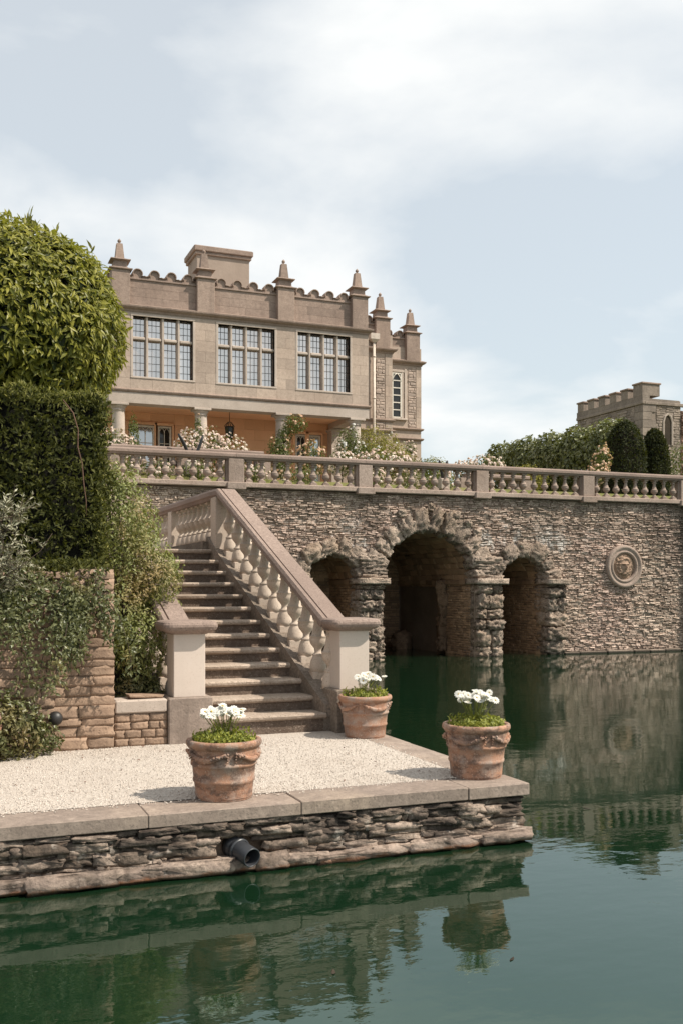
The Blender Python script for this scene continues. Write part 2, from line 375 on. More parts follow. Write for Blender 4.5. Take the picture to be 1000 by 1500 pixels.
# rubble facing: stones in rows on a mapped (a, b) sheet; map(a, b, n) gives the place
def rubble(a0, a1, b0, b1, fmap, hr, lr, proud, ok=None, gap=.012, mb=None, jit=.25):
    mb = mb or MB(); b = b0
    while b < b1:
        h = U(*hr); a = a0 - U(0, lr[1])
        while a < a1:
            l = U(*lr); A0, A1, B0, B1 = max(a, a0), min(a + l, a1), b, min(b + h, b1); a += l
            if A1 - A0 < .03 or B1 - B0 < .015: continue
            if ok and not ok((A0 + A1) / 2, (B0 + B1) / 2): continue
            g = gap * U(.5, 1.5) / 2; p = U(*proud); j = lambda: U(-1, 1) * jit * min(h, .1) * .5
            A0 += g; A1 -= g; B0 += g; B1 -= g
            bev = min(.3 * (A1 - A0), .3 * (B1 - B0)) * U(.6, 1.1)
            q = [(A0 + j() * .5, B0 + j()), (A1 + j() * .5, B0 + j()), (A1 + j() * .5, B1 + j()), (A0 + j() * .5, B1 + j())]
            ca, cb_ = (A0 + A1) / 2, (B0 + B1) / 2
            i = [(x + (bev if x < ca else -bev) * U(.6, 1.3), y + (bev if y < cb_ else -bev) * U(.6, 1.2)) for x, y in q]
            vs = [fmap(x, y, -.02) for x, y in q] + [fmap(x, y, p * .55) for x, y in q] + [fmap(x, y, p * U(.8, 1.25)) for x, y in i]
            fs = [(8, 9, 10, 11)]
            for L in (0, 4): fs += [(L + k, L + (k + 1) % 4, L + 4 + (k + 1) % 4, L + 4 + k) for k in range(4)]
            mb.add(vs, fs)
        b += h
    return mb

# leaves
def leafmesh(L, w, droop=.25):
    return [(0, 0, 0), (-w * .42, L * .28, w * .12), (w * .42, L * .28, w * .12), (-w * .46, L * .58, w * .05 - L * droop * .25), (w * .46, L * .58, w * .05 - L * droop * .25), (0, L, -L * droop), (0, L * .32, -w * .08), (0, L * .6, -w * .1 - L * droop * .25)], [(0, 6, 1), (0, 2, 6), (1, 6, 7, 3), (6, 2, 4, 7), (3, 7, 5), (7, 4, 5)]
def leafkite(L, w, droop=.25):
    return [(0, 0, 0), (-w / 2, L * .45, w * .18), (w / 2, L * .45, w * .18), (0, L * .5, 0), (0, L, -L * droop)], [(0, 3, 1), (0, 2, 3), (1, 3, 4), (3, 2, 4)]
def scatter(mb, pts, L, w, droop=.25, spread=.9, up=.2, two=False, grav=.5, lift=.35):
    # pts: (position, outward normal); blades lie over the crown like shingles, tips hanging a little
    for p, nrm in pts:
        s = U(.65, 1.25); n0 = (Vector(nrm) + Vector((U(-1, 1), U(-1, 1), U(-1, 1) + up)) * spread * .8).normalized()
        t = Vector((U(-1, 1), U(-1, 1), U(-1, 1) - grav)); t -= n0 * t.dot(n0); t.normalize()
        d = (t + n0 * lift * U(.2, 1.6)).normalized(); side = d.cross(n0).normalized(); nn = side.cross(d)
        if two:
            vs = [Vector((0, 0, 0)), side * (-w / 2 * s) + d * L * .5 * s, d * L * s - nn * L * s * droop, side * (w / 2 * s) + d * L * .5 * s]; fs = [(0, 3, 2, 1)]
        else:
            lv, fs = (leafmesh if L > .12 else leafkite)(L * s, w * s, droop); vs = [side * a + d * b + nn * c for a, b, c in lv]
        mb.add([Vector(p) + q for q in vs], fs)
    return mb
def puffs(mb, pts, r):
    # small ruffled rose heads
    for p, d in pts:
        s = r * U(.6, 1.2); d = (Vector(d) + Vector((U(-.5, .5), U(-.5, .5), U(-.2, .6)))).normalized(); a = d.orthogonal().normalized(); b = d.cross(a); n = 6
        for k, (rr, h) in enumerate(((1.0, .05), (.72, .42))):
            vs = [Vector(p) + d * s * (h + .35)]; q = U(0, 6)
            for i in range(n): th = q + 6.283 * i / n; vs.append(Vector(p) + (a * math.cos(th) + b * math.sin(th)) * s * rr * U(.75, 1.1) + d * s * (h + U(-.15, .2)))
            mb.add(vs, [(0, 1 + i, 1 + (i + 1) % n) for i in range(n)])
    return mb
def lump(p, f, seed): return mn.fractal(Vector(p) * f + Vector((seed, seed * 2, 0)), .9, 2, 3)
def ellip(c, r, n, lumpy=.12, f=1.2, seed=0, depth=.25, zmin=-1.0):
    out = []
    while len(out) < n:
        d = Vector((R.gauss(0, 1), R.gauss(0, 1), R.gauss(0, 1))).normalized()
        if d.z < zmin: continue
        k = 1 + lump(d * 1.0, f * 1.5, seed) * lumpy - (U(0, 1) ** 2) * depth
        out.append((Vector((c[0] + d.x * r[0] * k, c[1] + d.y * r[1] * k, c[2] + d.z * r[2] * k)), d))
    return out
def boxpts(x0, x1, y0, y1, z0, z1, n, faces='fltr', rnd=.08, seed=3, lum=.12, f=1.3):
    out = []; F = []
    A = {'f': (x1 - x0) * (z1 - z0), 'b': (x1 - x0) * (z1 - z0), 'l': (y1 - y0) * (z1 - z0), 'r': (y1 - y0) * (z1 - z0), 't': (x1 - x0) * (y1 - y0)}
    tot = sum(A[k] for k in faces)
    for k in faces:
        for _ in range(int(n * A[k] / tot)):
            a, b = U(0, 1), U(0, 1)
            if k in 'fb': p = Vector((x0 + (x1 - x0) * a, y0 if k == 'f' else y1, z0 + (z1 - z0) * b)); d = Vector((0, -1 if k == 'f' else 1, 0))
            elif k in 'lr': p = Vector((x0 if k == 'l' else x1, y0 + (y1 - y0) * a, z0 + (z1 - z0) * b)); d = Vector((-1 if k == 'l' else 1, 0, 0))
            else: p = Vector((x0 + (x1 - x0) * a, y0 + (y1 - y0) * b, z1)); d = Vector((0, 0, 1))
            # round the arrises
            for i, (lo, hi) in enumerate(((x0, x1), (y0, y1), (None, z1))):
                for e, sg in ((lo, 1), (hi, -1)):
                    if e is None or abs(d[i]) > .5: continue
                    t = (p[i] - e) * sg
                    if t < .18: p -= d * (.18 - t) ** 2 * 2.2; d = (d - Vector([sg if q == i else 0 for q in range(3)]) * (1 - t / .18) * .6)
            d.normalize()
            out.append((p + d * (lump(p, f, seed) * lum - U(0, 1) ** 2 * rnd), d))
    return out

# ================================================================== SETTING
struct(part(MB().box(-400, 500, -400, 27.9, -.9, -.7), 'lake_bed', 'bed'))
wm = MB(); wm.add([(-400, -400, 0), (500, -400, 0), (500, 40, 0), (-400, 40, 0)], [(0, 1, 2, 3)]); struct(part(wm, 'water', 'water', fix=False))
g = MB(); prof = [(28.3, 5.04), (29.0, 5.12), (30.1, 5.6), (44, 5.6), (70, 6.2), (900, 6.5)]
for (ya, za), (yb, zb) in zip(prof, prof[1:]): g.add([(-300, ya, za), (600, ya, za), (600, yb, zb), (-300, yb, zb)], [(0, 1, 2, 3)])
struct(part(g, 'lawn', 'lawn', fix=False))

# ------------------------------------------------------------------ lakeside retaining wall with three arches
WY = 27.75
ARCH = [(10.70, .83, 2.38, .50), (13.88, 1.60, 2.38, .68), (17.28, .84, 2.38, .52)]   # centre x, radius, springing, ring
rw = root('retaining_wall', 'long thin-coursed rubble lake wall pierced by three rocky grotto arches', 'wall', (13, WY, 0))
bk = MB()
def pane(x0, x1, z0, z1): bk.add([(x0, WY, z0), (x1, WY, z0), (x1, WY, z1), (x0, WY, z1)], [(0, 1, 2, 3)])
xs = [-12] + [q for a in ARCH for q in (a[0] - a[1], a[0] + a[1])] + [40]
for i in range(0, len(xs), 2): pane(xs[i], xs[i + 1], -.7, 5.04)
for cx, r, zs, t in ARCH:
    N = 18
    for k in range(N):
        a, b = math.pi * k / N, math.pi * (k + 1) / N
        xa, xb = cx + r * math.cos(a), cx + r * math.cos(b)
        bk.add([(xb, WY, zs + r * math.sin(b)), (xa, WY, zs + r * math.sin(a)), (xa, WY, 5.04), (xb, WY, 5.04)], [(0, 1, 2, 3)])
bk.add([(-12, WY, 5.035), (40, WY, 5.035), (40, 28.9, 5.035), (-12, 28.9, 5.035)], [(0, 1, 2, 3)])
part(bk, 'wall', 'mortarw', rw, fix=False)
MEDC = (21.17, 2.89)
def okw(x, z):
    for cx, r, zs, t in ARCH:
        if z > zs and math.hypot(x - cx, z - zs) < r + t * .55: return False
        if z <= zs and abs(x - cx) < r: return False
    if z < 2.45 and (11.35 < x < 12.45 or 15.4 < x < 16.55 or 18.0 < x < 18.75): return False
    if math.hypot(x - MEDC[0], z - MEDC[1]) < .66: return False
    return True
f0 = lambda a, b, n: (a, WY - n, b + mn.noise(Vector((a * .7, b * 1.2, 0))) * .05 + mn.noise(Vector((a * 3.1, b * 2, 4))) * .018)
stuff(part(rubble(-1.5, 27, .02, 5.02, f0, (.034, .078), (.07, .28), (.004, .075), okw, gap=.012, jit=.55), 'rubble_facing', 'rubble', rw, fix=False))
# footing ledge at the waterline
ft = MB(); x = 18.2
while x < 27: l = U(.5, 1.1); ft.box(x, x + l - .02, WY - U(.14, .2), WY + .1, -.3, U(.07, .11), .03); x += l
stuff(part(ft, 'footing_ledge', 'rubble', rw))
# tunnels
for ai, (cx, r, zs, t) in enumerate(ARCH):
    depth = (2.4, 5.6, 3.0)[ai]
    def fm(a, b, n, cx=cx, r=r, zs=zs):
        # b runs up the left jamb, over the vault, down the right jamb
        h = zs + .3
        if b < h: return (cx - r + n, WY + a, b - .3)
        th = (b - h) / r
        if th < math.pi: return (cx - (r - n) * math.cos(th), WY + a, zs + (r - n) * math.sin(th))
        return (cx + r - n, WY + a, zs - (b - h - math.pi * r))
    tot = 2 * (zs + .3) + math.pi * r
    lin = MB(); N = 40
    for k in range(N):
        b0, b1 = tot * k / N, tot * (k + 1) / N
        lin.add([fm(0, b0, -.04), fm(depth, b0, -.04), fm(depth, b1, -.04), fm(0, b1, -.04)], [(0, 1, 2, 3)])
    part(lin, 'tunnel_lining', 'mortar', rw, fix=False)
    hv = zs + .3
    cut = (lambda a, b: not (a > 2.05 and b > hv + math.pi * r + .15)) if ai == 1 else None
    mbk = rubble(.25, depth, .2, hv, fm, (.06, .10), (.12, .3), (.0, .03), mb=MB())
    rubble(.25, depth, hv, hv + math.pi * r, fm, (.13, .24), (.25, .6), (.0, .05), mb=mbk)
    rubble(.25, depth, hv + math.pi * r, tot - .1, fm, (.06, .10), (.12, .3), (.0, .03), cut, mb=mbk)
    stuff(part(mbk, 'vault_masonry', 'cave', rw, fix=False))
    for sg in (-1, 1):
        xx = cx + sg * r
        ib = MB(); y = WY + .3
        while y < WY + depth - .1:
            l = min(U(.4, .8), WY + depth - y); ib.box(min(xx, xx - sg * .07), max(xx, xx - sg * .07), y, y + l - .015, zs - .10, zs + .05, .015); y += l
        stuff(part(ib, 'impost_band', 'cave', rw))
    eb = MB(); eb.add([(cx - r - .6, WY + depth, -.7), (cx + r + .6, WY + depth, -.7), (cx + r + .6, WY + depth, 4.6), (cx - r - .6, WY + depth, 4.6)], [(0, 1, 2, 3)])
    part(eb, 'end_wall', 'mortar', rw, fix=False)
    fe = lambda a, b, n, d=depth: (a, WY + d - n, b)
    stuff(part(rubble(cx - r, cx + r, .0, zs + r, fe, (.07, .14), (.2, .45), (.0, .05)), 'end_masonry', 'cave', rw, fix=False))
# boulders and rocky jamb inside the big arch
for p, s_ in (((15.1, 32.3, .2), (.7, .6, .8)), ((14.1, 32.8, .1), (.9, .6, .5)), ((13.2, 32.2, .3), (.8, .7, .8))):
    placerock(R_cave, 'boulder', rw, p, s_, (0, 0, U(0, 6)))
z = .1
while z < 2.2:
    h = U(.3, .5); placerock(R_cave, 'stone', rw, (15.42 + U(-.05, .05), 29.75 + U(-.06, .06), z + h / 2), (U(.3, .42), U(.3, .45), h * 1.15), (U(-.2, .2), U(-.2, .2), U(0, 6))); z += h * .9
# tufa arch rings, each stone a part
for ai, (cx, r, zs, t) in enumerate(ARCH):
    ang = .04; last = math.pi - .04
    while ang < last:
        da = U(.34, .62) / (r + .2); da = min(da, last - ang + .1)
        a = ang + da / 2; tt = t * U(.75, 1.1); rr = r - .03 + tt / 2
        w_ = da * (r + .25)
        o = placerock(R_tufa, 'stone', rw, (cx + rr * math.cos(a), WY + .15 + U(-.04, .03), zs + rr * math.sin(a)), (tt * 1.1, U(.5, .72), w_ * 1.02), (U(-.25, .25), -a + U(-.3, .3), U(-.2, .2)))
        if t > .6 and R.random() < .5:
            a2 = a + U(-.08, .08); placerock(R_tufa, 'stone', rw, (cx + (r + t * 1.0) * math.cos(a2), WY + .02, zs + (r + t * 1.0) * math.sin(a2)), (.24, .3, .3), (U(-.5, .5), U(0, 3), 0))
        ang += da
def tufapier(x0, x1, z0, z1):
    z = z0
    while z < z1 - .08:
        h = min(U(.26, .55), z1 - z); x = x0
        while x < x1 - .06:
            l = min(U(.3, .62), x1 - x)
            if x1 - x - l < .15: l = x1 - x
            placerock(R_tufa, 'stone', rw, (x + l / 2, WY + .20 + U(-.06, .03), z + h / 2), (l * 1.02, U(.72, .9), h * 1.04), (U(-.06, .06), U(-.06, .06), R.choice((0, math.pi)) + U(-.08, .08))); x += l
        z += h
tufapier(11.50, 12.30, -.1, 2.28); tufapier(15.50, 16.44, -.1, 2.28); tufapier(18.10, 18.80, .05, 2.28); tufapier(9.25, 9.87, -.1, 2.28)
for x0, x1 in ((11.42, 12.42), (15.40, 16.55), (18.02, 18.86), (9.1, 9.95)):
    z0 = 2.29; o = placerock(R_gard, 'impost_slab', rw, ((x0 + x1) / 2, WY + .05, z0 + .09), ((x1 - x0), .85, .19)); o.data = o.data.copy(); o.data.materials.clear(); o.data.materials.append(M['tufa'])
# ragged fill stones over the piers, between arch rings
for xm, xw in ((11.95, .75), (15.98, .8)):
    for z in (2.5, 2.68, 2.86, 3.05):
        placerock(R_tufa, 'stone', rw, (xm + U(-.1, .1), WY + .03, z), (xw * U(.85, 1.1) * (1 + (z - 2.5) * .2), .5, .24), (0, U(-.05, .05), 0))

# medallion with a bearded head
md = root('medallion', 'round carved stone medallion with a bearded head set in the lake wall', 'medallion', (MEDC[0], WY - .06, MEDC[1]))
TM = lambda x, y, z: (MEDC[0] + x, WY - .02 - z, MEDC[1] + y)
part(MB().lathe([(.44, .04), (.46, .10), (.49, .13), (.53, .12), (.545, .09), (.58, .10), (.62, .14), (.67, .15), (.71, .12), (.73, .06), (.73, -.05)], 48, T=TM, closed=False), 'frame', 'balus', md)
hm = MB(); NR, NA = 34, 72; vs = [TM(0, 0, .26)]; fs = []
def relief(x, y):
    G = lambda cx, cy, sx, sy, a: a * math.exp(-((x - cx) / sx) ** 2 - ((y - cy) / sy) ** 2)
    h = .02 + .14 * max(0, 1 - ((x / .24) ** 2 + ((y - .02) / .32) ** 2)) ** .5
    h += G(0, .0, .035, .075, .085) + G(0, -.045, .05, .03, .04) + G(-.075, .085, .07, .018, .05) + G(.075, .085, .07, .018, .05)
    h -= G(-.08, .045, .035, .022, .055) + G(.08, .045, .035, .022, .055)
    h += G(0, -.10, .06, .014, .03) - G(0, -.122, .06, .010, .035) + G(0, -.15, .05, .018, .03)
    rr = math.hypot(x / .9, y - .02)
    if rr > .2: h += (mn.noise(Vector((x * 17, y * 17, 3))) * .07 + .06) * min(1, (rr - .2) / .05) * max(0, 1 - max(0, rr - .34) / .08)
    if y < -.17: h += mn.noise(Vector((x * 24, y * 9, 8))) * .05
    return max(h, 0)
for i in range(1, NR + 1):
    for j in range(NA):
        rr = .47 * i / NR; a = 2 * math.pi * j / NA; x, y = rr * math.cos(a), rr * math.sin(a); vs.append(TM(x, y, relief(x, y)))
for j in range(NA): fs.append((0, 1 + j, 1 + (j + 1) % NA))
for i in range(NR - 1):
    for j in range(NA): fs.append((1 + i * NA + j, 1 + (i + 1) * NA + j, 1 + (i + 1) * NA + (j + 1) % NA, 1 + i * NA + (j + 1) % NA))
hm.add(vs, fs, True); part(hm, 'carved_head', 'garden', md)

# ------------------------------------------------------------------ balusters
def baluster(h, Rr, mat, n=14):
    P = [(.10, .78), (.13, .84), (.155, .62), (.19, .40), (.23, .33), (.27, .50), (.32, .82), (.37, .98), (.41, 1.0), (.45, .93), (.46, .98), (.475, .96), (.48, .80), (.56, .60), (.66, .47), (.76, .40), (.80, .39), (.81, .62), (.835, .66), (.86, .62), (.865, .46), (.90, .48), (.92, .66)]
    mb = MB(); mb.lathe([(r * Rr, z * h) for z, r in P], n)
    q = Rr * .86; mb.box(-q, q, -q, q, 0, h * .10, .008); q = Rr * .74; mb.box(-q, q, -q, q, h * .92, h, .006)
    return mb.mesh('baluster', M[mat])
B_ter = baluster(.66, .118, 'balus')
def stair_baluster():
    R0, h = .106, .76; mb = MB()
    mb.lathe([(r * R0, z * h) for r, z in ((.98, .02), (.97, .10), (.86, .20), (.66, .265), (.62, .28), (.70, .29), (.70, .305), (.46, .325), (.38, .36), (.42, .39), (.62, .43), (.86, .47), (.97, .51), (1.0, .55), (.98, .585), (1.02, .59), (1.02, .605), (.86, .612), (.76, .64), (.62, .71), (.52, .79), (.47, .85), (.60, .855), (.62, .88), (.50, .89), (.48, .93), (.66, .95))], 20)
    mb.box(-.098, .098, -.098, .098, -.15, .02, .006); mb.box(-.085, .085, -.085, .085, .94 * h, h + .04, .005)
    return mb.mesh('baluster', M['stairbal'])
B_st = stair_baluster()
RAILSEC = lambda w, t: [(-w * .36, 0), (w * .36, 0), (w * .42, t * .22), (w * .5, t * .35), (w * .5, t * .75), (w * .42, t), (-w * .42, t), (-w * .5, t * .75), (-w * .5, t * .35), (-w * .42, t * .22)]

def GROOVE(w, t): return [(-w * .36, 0), (w * .36, 0), (w * .42, t * .22), (w * .5, t * .35), (w * .5, t * .75), (w * .42, t), (-w * .22, t), (-w * .235, t - .025), (-w * .265, t - .025), (-w * .28, t), (-w * .42, t), (-w * .5, t * .75), (-w * .5, t * .35), (-w * .42, t * .22)]
def flat_balustrade(name, label, xs, y, z0, mat, nb=9, hbal=.66, mesh=None, rail_t=.18):
    t = root(name, label, 'balustrade', ((xs[0] + xs[-1]) / 2, y, z0))
    pw = .22
    part(MB().box(xs[0] - .3, xs[-1] + .3, y - .22, y + .24, z0, z0 + .145, .02), 'plinth', mat, t)
    zr = z0 + .145 + hbal
    for i, x in enumerate(xs):
        part(MB().box(x - pw, x + pw, y - .19, y + .2, z0 + .143, zr + .01, .01), 'pier', mat, t)
        part(MB().box(x - pw - .06, x + pw + .06, y - .27, y + .27, z0 - .07, z0 + .135, .02), 'pier_base', mat, t)
        if i + 1 < len(xs):
            x2 = xs[i + 1]; n = nb
            part(MB().sweep([(x, y, zr), (x2 - .008, y, zr)], RAILSEC(.42, rail_t)), 'rail', 'rail', t)
            for k in range(n): put(mesh or B_ter, 'baluster', t, (x + pw + (x2 - x - 2 * pw) * (k + .5) / n, y, z0 + .145), (0, 0, U(-.1, .1)))
            for sx in (x + pw, x2 - pw): part(MB().box(min(sx, sx + (.05 if sx < (x + x2) / 2 else -.05)), max(sx, sx + (.05 if sx < (x + x2) / 2 else -.05)), y - .09, y + .09, z0 + .144, zr), 'half_baluster', mat, t)
    return t
flat_balustrade('balustrade', 'long lichened stone balustrade along the top of the lake wall', [-.31 + 4.0 * i for i in range(7)] + [27.7], WY - .0, 5.06, 'balus', 9)
flat_balustrade('balustrade', 'low stone balustrade on the garden step in front of the porch', [4.6, 6.9, 9.4], 30.6, 5.62, 'balus', 6, .58)
flat_balustrade('balustrade', 'low stone balustrade beside the rose bed, behind the fourth bay of the lake balustrade', [17.0, 19.6], 31.2, 5.3, 'balus', 6, .60)
# dark end pier of the lake wall
ep = MB(); ep.box(23.72, 25.2, WY - .16, WY + .3, -.6, 5.0, .03)
part(ep, 'end_pier', 'rubble', rw)
stuff(part(rubble(23.72, 25.2, .02, 5.0, lambda a, b, n: (a, WY - .17 - n, b), (.06, .11), (.15, .5), (.01, .05)), 'pier_facing', 'rubble', rw, fix=False))

# ------------------------------------------------------------------ gravel landing stage
TZ = .5
tr = root('landing_terrace', 'gravel lakeside terrace edged with grey stone coping', 'terrace', (1.5, 9, 0))
TX1, TY0 = 4.70, 7.44
part(MB().box(-7, TX1 - .14, TY0 + .14, 16, -.7, TZ - .04), 'core', 'mortar', tr)
gm = MB(); gm.add([(-7, TY0 + .42, TZ + .003), (TX1 - .36, TY0 + .42, TZ + .003), (TX1 - .36, 11.4, TZ + .003), (-7, 11.4, TZ + .003)], [(0, 1, 2, 3)])
go = part(gm, 'gravel_bed', 'gravel', tr, fix=False); go['kind'] = 'stuff'
pb = MB()
for _ in range(15000):
    x, y = U(-1.2, TX1 - .25), TY0 + .30 + (U(0, 1) ** 1.3) * 2.95
    e = min((TX1 - .36 - x), (y - TY0 - .42))
    if e < 0 and R.random() > math.exp(e / .05): continue
    s_ = U(.004, .011); c = Vector((x, y, TZ + .004 + s_ * .3)); q = U(0, 6)
    vs = [c + Vector((math.cos(q + k * 2.09) * s_ * U(.8, 1.4), math.sin(q + k * 2.09) * s_ * U(.8, 1.4), -s_ * .3)) for k in range(3)] + [c + Vector((U(-.3, .3) * s_, U(-.3, .3) * s_, s_ * U(.5, .9)))]
    pb.add(vs, [(0, 1, 3), (1, 2, 3), (2, 0, 3)])
stuff(part(pb, 'loose_gravel', 'pebble', tr, fix=False))
def slab(x0, x1, y0, y1, z0, z1, mat, name, parent, b=.007):
    mb = MB(); NX = max(2, int((x1 - x0) / .12)); NY = max(2, int((y1 - y0) / .12))
    # worn rounded slab: rows round the section
    return part(mb.box(x0 + .0022, x1 - .0022, y0 + .004 * U(-1, 1), y1, z0, z1 + U(-.003, .003), b), name, mat, parent)
x = -6.8
while x < TX1 - .02:
    l = U(1.15, 1.7); x2 = x + l
    if TX1 - x2 < .5: x2 = TX1
    slab(x, min(x2, TX1), TY0, TY0 + U(.42, .47), TZ - .105, TZ, 'coping', 'coping_slab', tr); x = x2
y = TY0 + .47
while y < 11.2:
    l = U(.7, 1.1); slab(TX1 - .36, TX1, y, min(y + l, 11.3) - .01, TZ - .105, TZ, 'coping', 'coping_slab', tr); y += l
# ragged stones of the front face, each one a part
z = .0
for h in (.095, .062, .072, .058, .066, .048):
    x = -2.3 + U(0, .1)
    while x < TX1 - .1:
        l = U(.10, .34) * (1.7 if z < .05 else 1)
        if TX1 - .06 - x - l < .12: l = TX1 - .06 - x
        hh = h * U(.8, 1.2); pr = U(.0, .045) - (.065 if z < .05 else 0)
        if not (abs(x + l / 2 - 2.10) < .12 + l * .3 and z + h / 2 < .28 and z > .05):
            placerock(R_front, 'stone', tr, (x + l / 2, TY0 + .15 + pr, z + h / 2 + U(-.006, .006)), (l * (1.3 if z < .05 else 1.08), .30, hh * 1.22), (U(-.1, .1), U(-.05, .05), R.choice((0, math.pi)) + U(-.06, .06)))
        x += l
    z += h * .93
for k in range(5):
    z = .04 + k * .075
    y = TY0 + .3
    while y < 10.6: l = U(.2, .45); placerock(R_front, 'stone', tr, (TX1 - .15 + U(-.02, .03), y + l / 2, z), (.26, l * 1.08, .09)); y += l

lf = MB()
for _ in range(90):
    x, y = U(-1, 2.2) if R.random() < .6 else U(.5, 4.2), 10.62 - U(0, 1) ** 2.5 * 2.2
    if x > 2.2: y = 7.95 + U(0, 2.6)
    scatter(lf, [(Vector((x, y, TZ + .012)), Vector((0, 0, 1)))], .04, .018, .3, .5, 0)
stuff(part(lf, 'fallen_leaves', 'dead', tr, fix=False))
# drain pipe in the front face
dp = root('drain_pipe', 'short black plastic drain pipe jutting from the terrace wall above the water', 'pipe', (2.02, TY0, .2))
d = Vector((.30, -.95, -.16)).normalized(); p0 = Vector((2.07, TY0 + .16, .185)); p1 = p0 + d * .33
def ring(p, d, prof, n=28, flat=1.0):
    mb = MB(); q = d.to_track_quat('Z', 'Y'); T = lambda x, y, z: p + q @ Vector((x, y, z)); return mb.lathe(prof, n, T=T, closed=False)
pp = part(ring(p0, d, [(.075, 0), (.075, .31), (.073, .315), (.066, .315), (.064, .31), (.064, 0)]), 'pipe', 'plastic', dp)
part(ring(p0, d, [(.077, .02), (.092, .025), (.092, .09), (.083, .10), (.083, .12), (.089, .125), (.089, .145), (.078, .15)]), 'collar', 'plastic', dp)
part(MB().lathe([(.0001, 0), (.063, 0)], 20, T=lambda x, y, z: p0 + d.to_track_quat('Z', 'Y') @ Vector((x, y, z + .04)), closed=False), 'bore', 'iron', dp)

# ------------------------------------------------------------------ staircase
SH = lambda y: -.078 * (y - 10.95)
ST0, GO, RI, Z0 = 10.95, .344, .172, .549
st = root('staircase', 'flight of worn stone steps climbing from the gravel terrace', 'staircase', (3.3, 11, TZ))
for k in range(1, 14):
    y = ST0 + GO * (k - 1); zt = Z0 + RI * k; x0, x1 = 2.62 + SH(y), 4.15 + SH(y)
    zb = TZ - .03 if k == 1 else zt - RI - .06
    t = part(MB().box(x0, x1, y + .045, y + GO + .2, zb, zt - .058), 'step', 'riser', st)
    tm = MB(); y1 = y + GO + .08 if k < 13 else y + .6
    sec = [(0.018, -.062), (0.0, -.045), (-.004, -.02), (.012, -.004), (.035, 0), (y1 - y, 0), (y1 - y, -.055), (.03, -.066)]
    n = 12; vs = []; fs = []
    for i in range(n + 1):
        xx = x0 + (x1 - x0) * i / n
        for j, (a, b) in enumerate(sec):
            wv = mn.noise(Vector((xx * 2.5, k * 3.3, j * .2))) * .008
            vs.append((xx, y + a + (wv if j < 5 else 0), zt + b + (wv * .7 if j < 5 else 0)))
    m_ = len(sec)
    for i in range(n):
        for j in range(m_): fs.append((i * m_ + j, i * m_ + (j + 1) % m_, (i + 1) * m_ + (j + 1) % m_, (i + 1) * m_ + j))
    tm.add(vs, fs); tm.add([vs[j] for j in range(m_)], [tuple(range(m_))]); tm.add([vs[n * m_ + j] for j in range(m_)], [tuple(range(m_ - 1, -1, -1))])
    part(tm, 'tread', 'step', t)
LZ = Z0 + RI * 13
YT = ST0 + GO * 12
# landing at the head of the flight, with garden level behind
struct(part(MB().box(-9, 4.1, YT + .35, 27.6, LZ - .3, LZ - .004), 'landing_floor', 'step'))
fl = MB(); fl.box(4.02, 4.32, YT + .4, 27.7, -.7, LZ - .01); part(fl, 'flank_wall', 'garden', st)
def stringer(xoff, w, name):
    mb = MB(); ys = [10.98, YT + .25]
    vs = []
    for y in ys:
        zt = Z0 + RI + .5 * (y - ST0) + .085
        for dx in (0, w):
            for zz_ in (-.3 if False else TZ - .1, zt): vs.append((xoff + dx + SH(y), y, zz_))
    mb.add(vs, [(0, 1, 3, 2), (4, 6, 7, 5), (0, 4, 5, 1), (2, 3, 7, 6), (1, 5, 7, 3), (0, 2, 6, 4)])
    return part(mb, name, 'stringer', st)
stringer(4.13, .34, 'stringer'); stringer(2.27, .36, 'stringer')
part(MB().box(4.2, 4.5, 11.05, YT + .45, -.7, TZ + .3), 'flank_wall', 'garden', st)
def rail(path, name, parent, w=.34, t=.15, mat='rail'):
    return part(MB().sweep(path, GROOVE(w, t)), name, mat, parent)
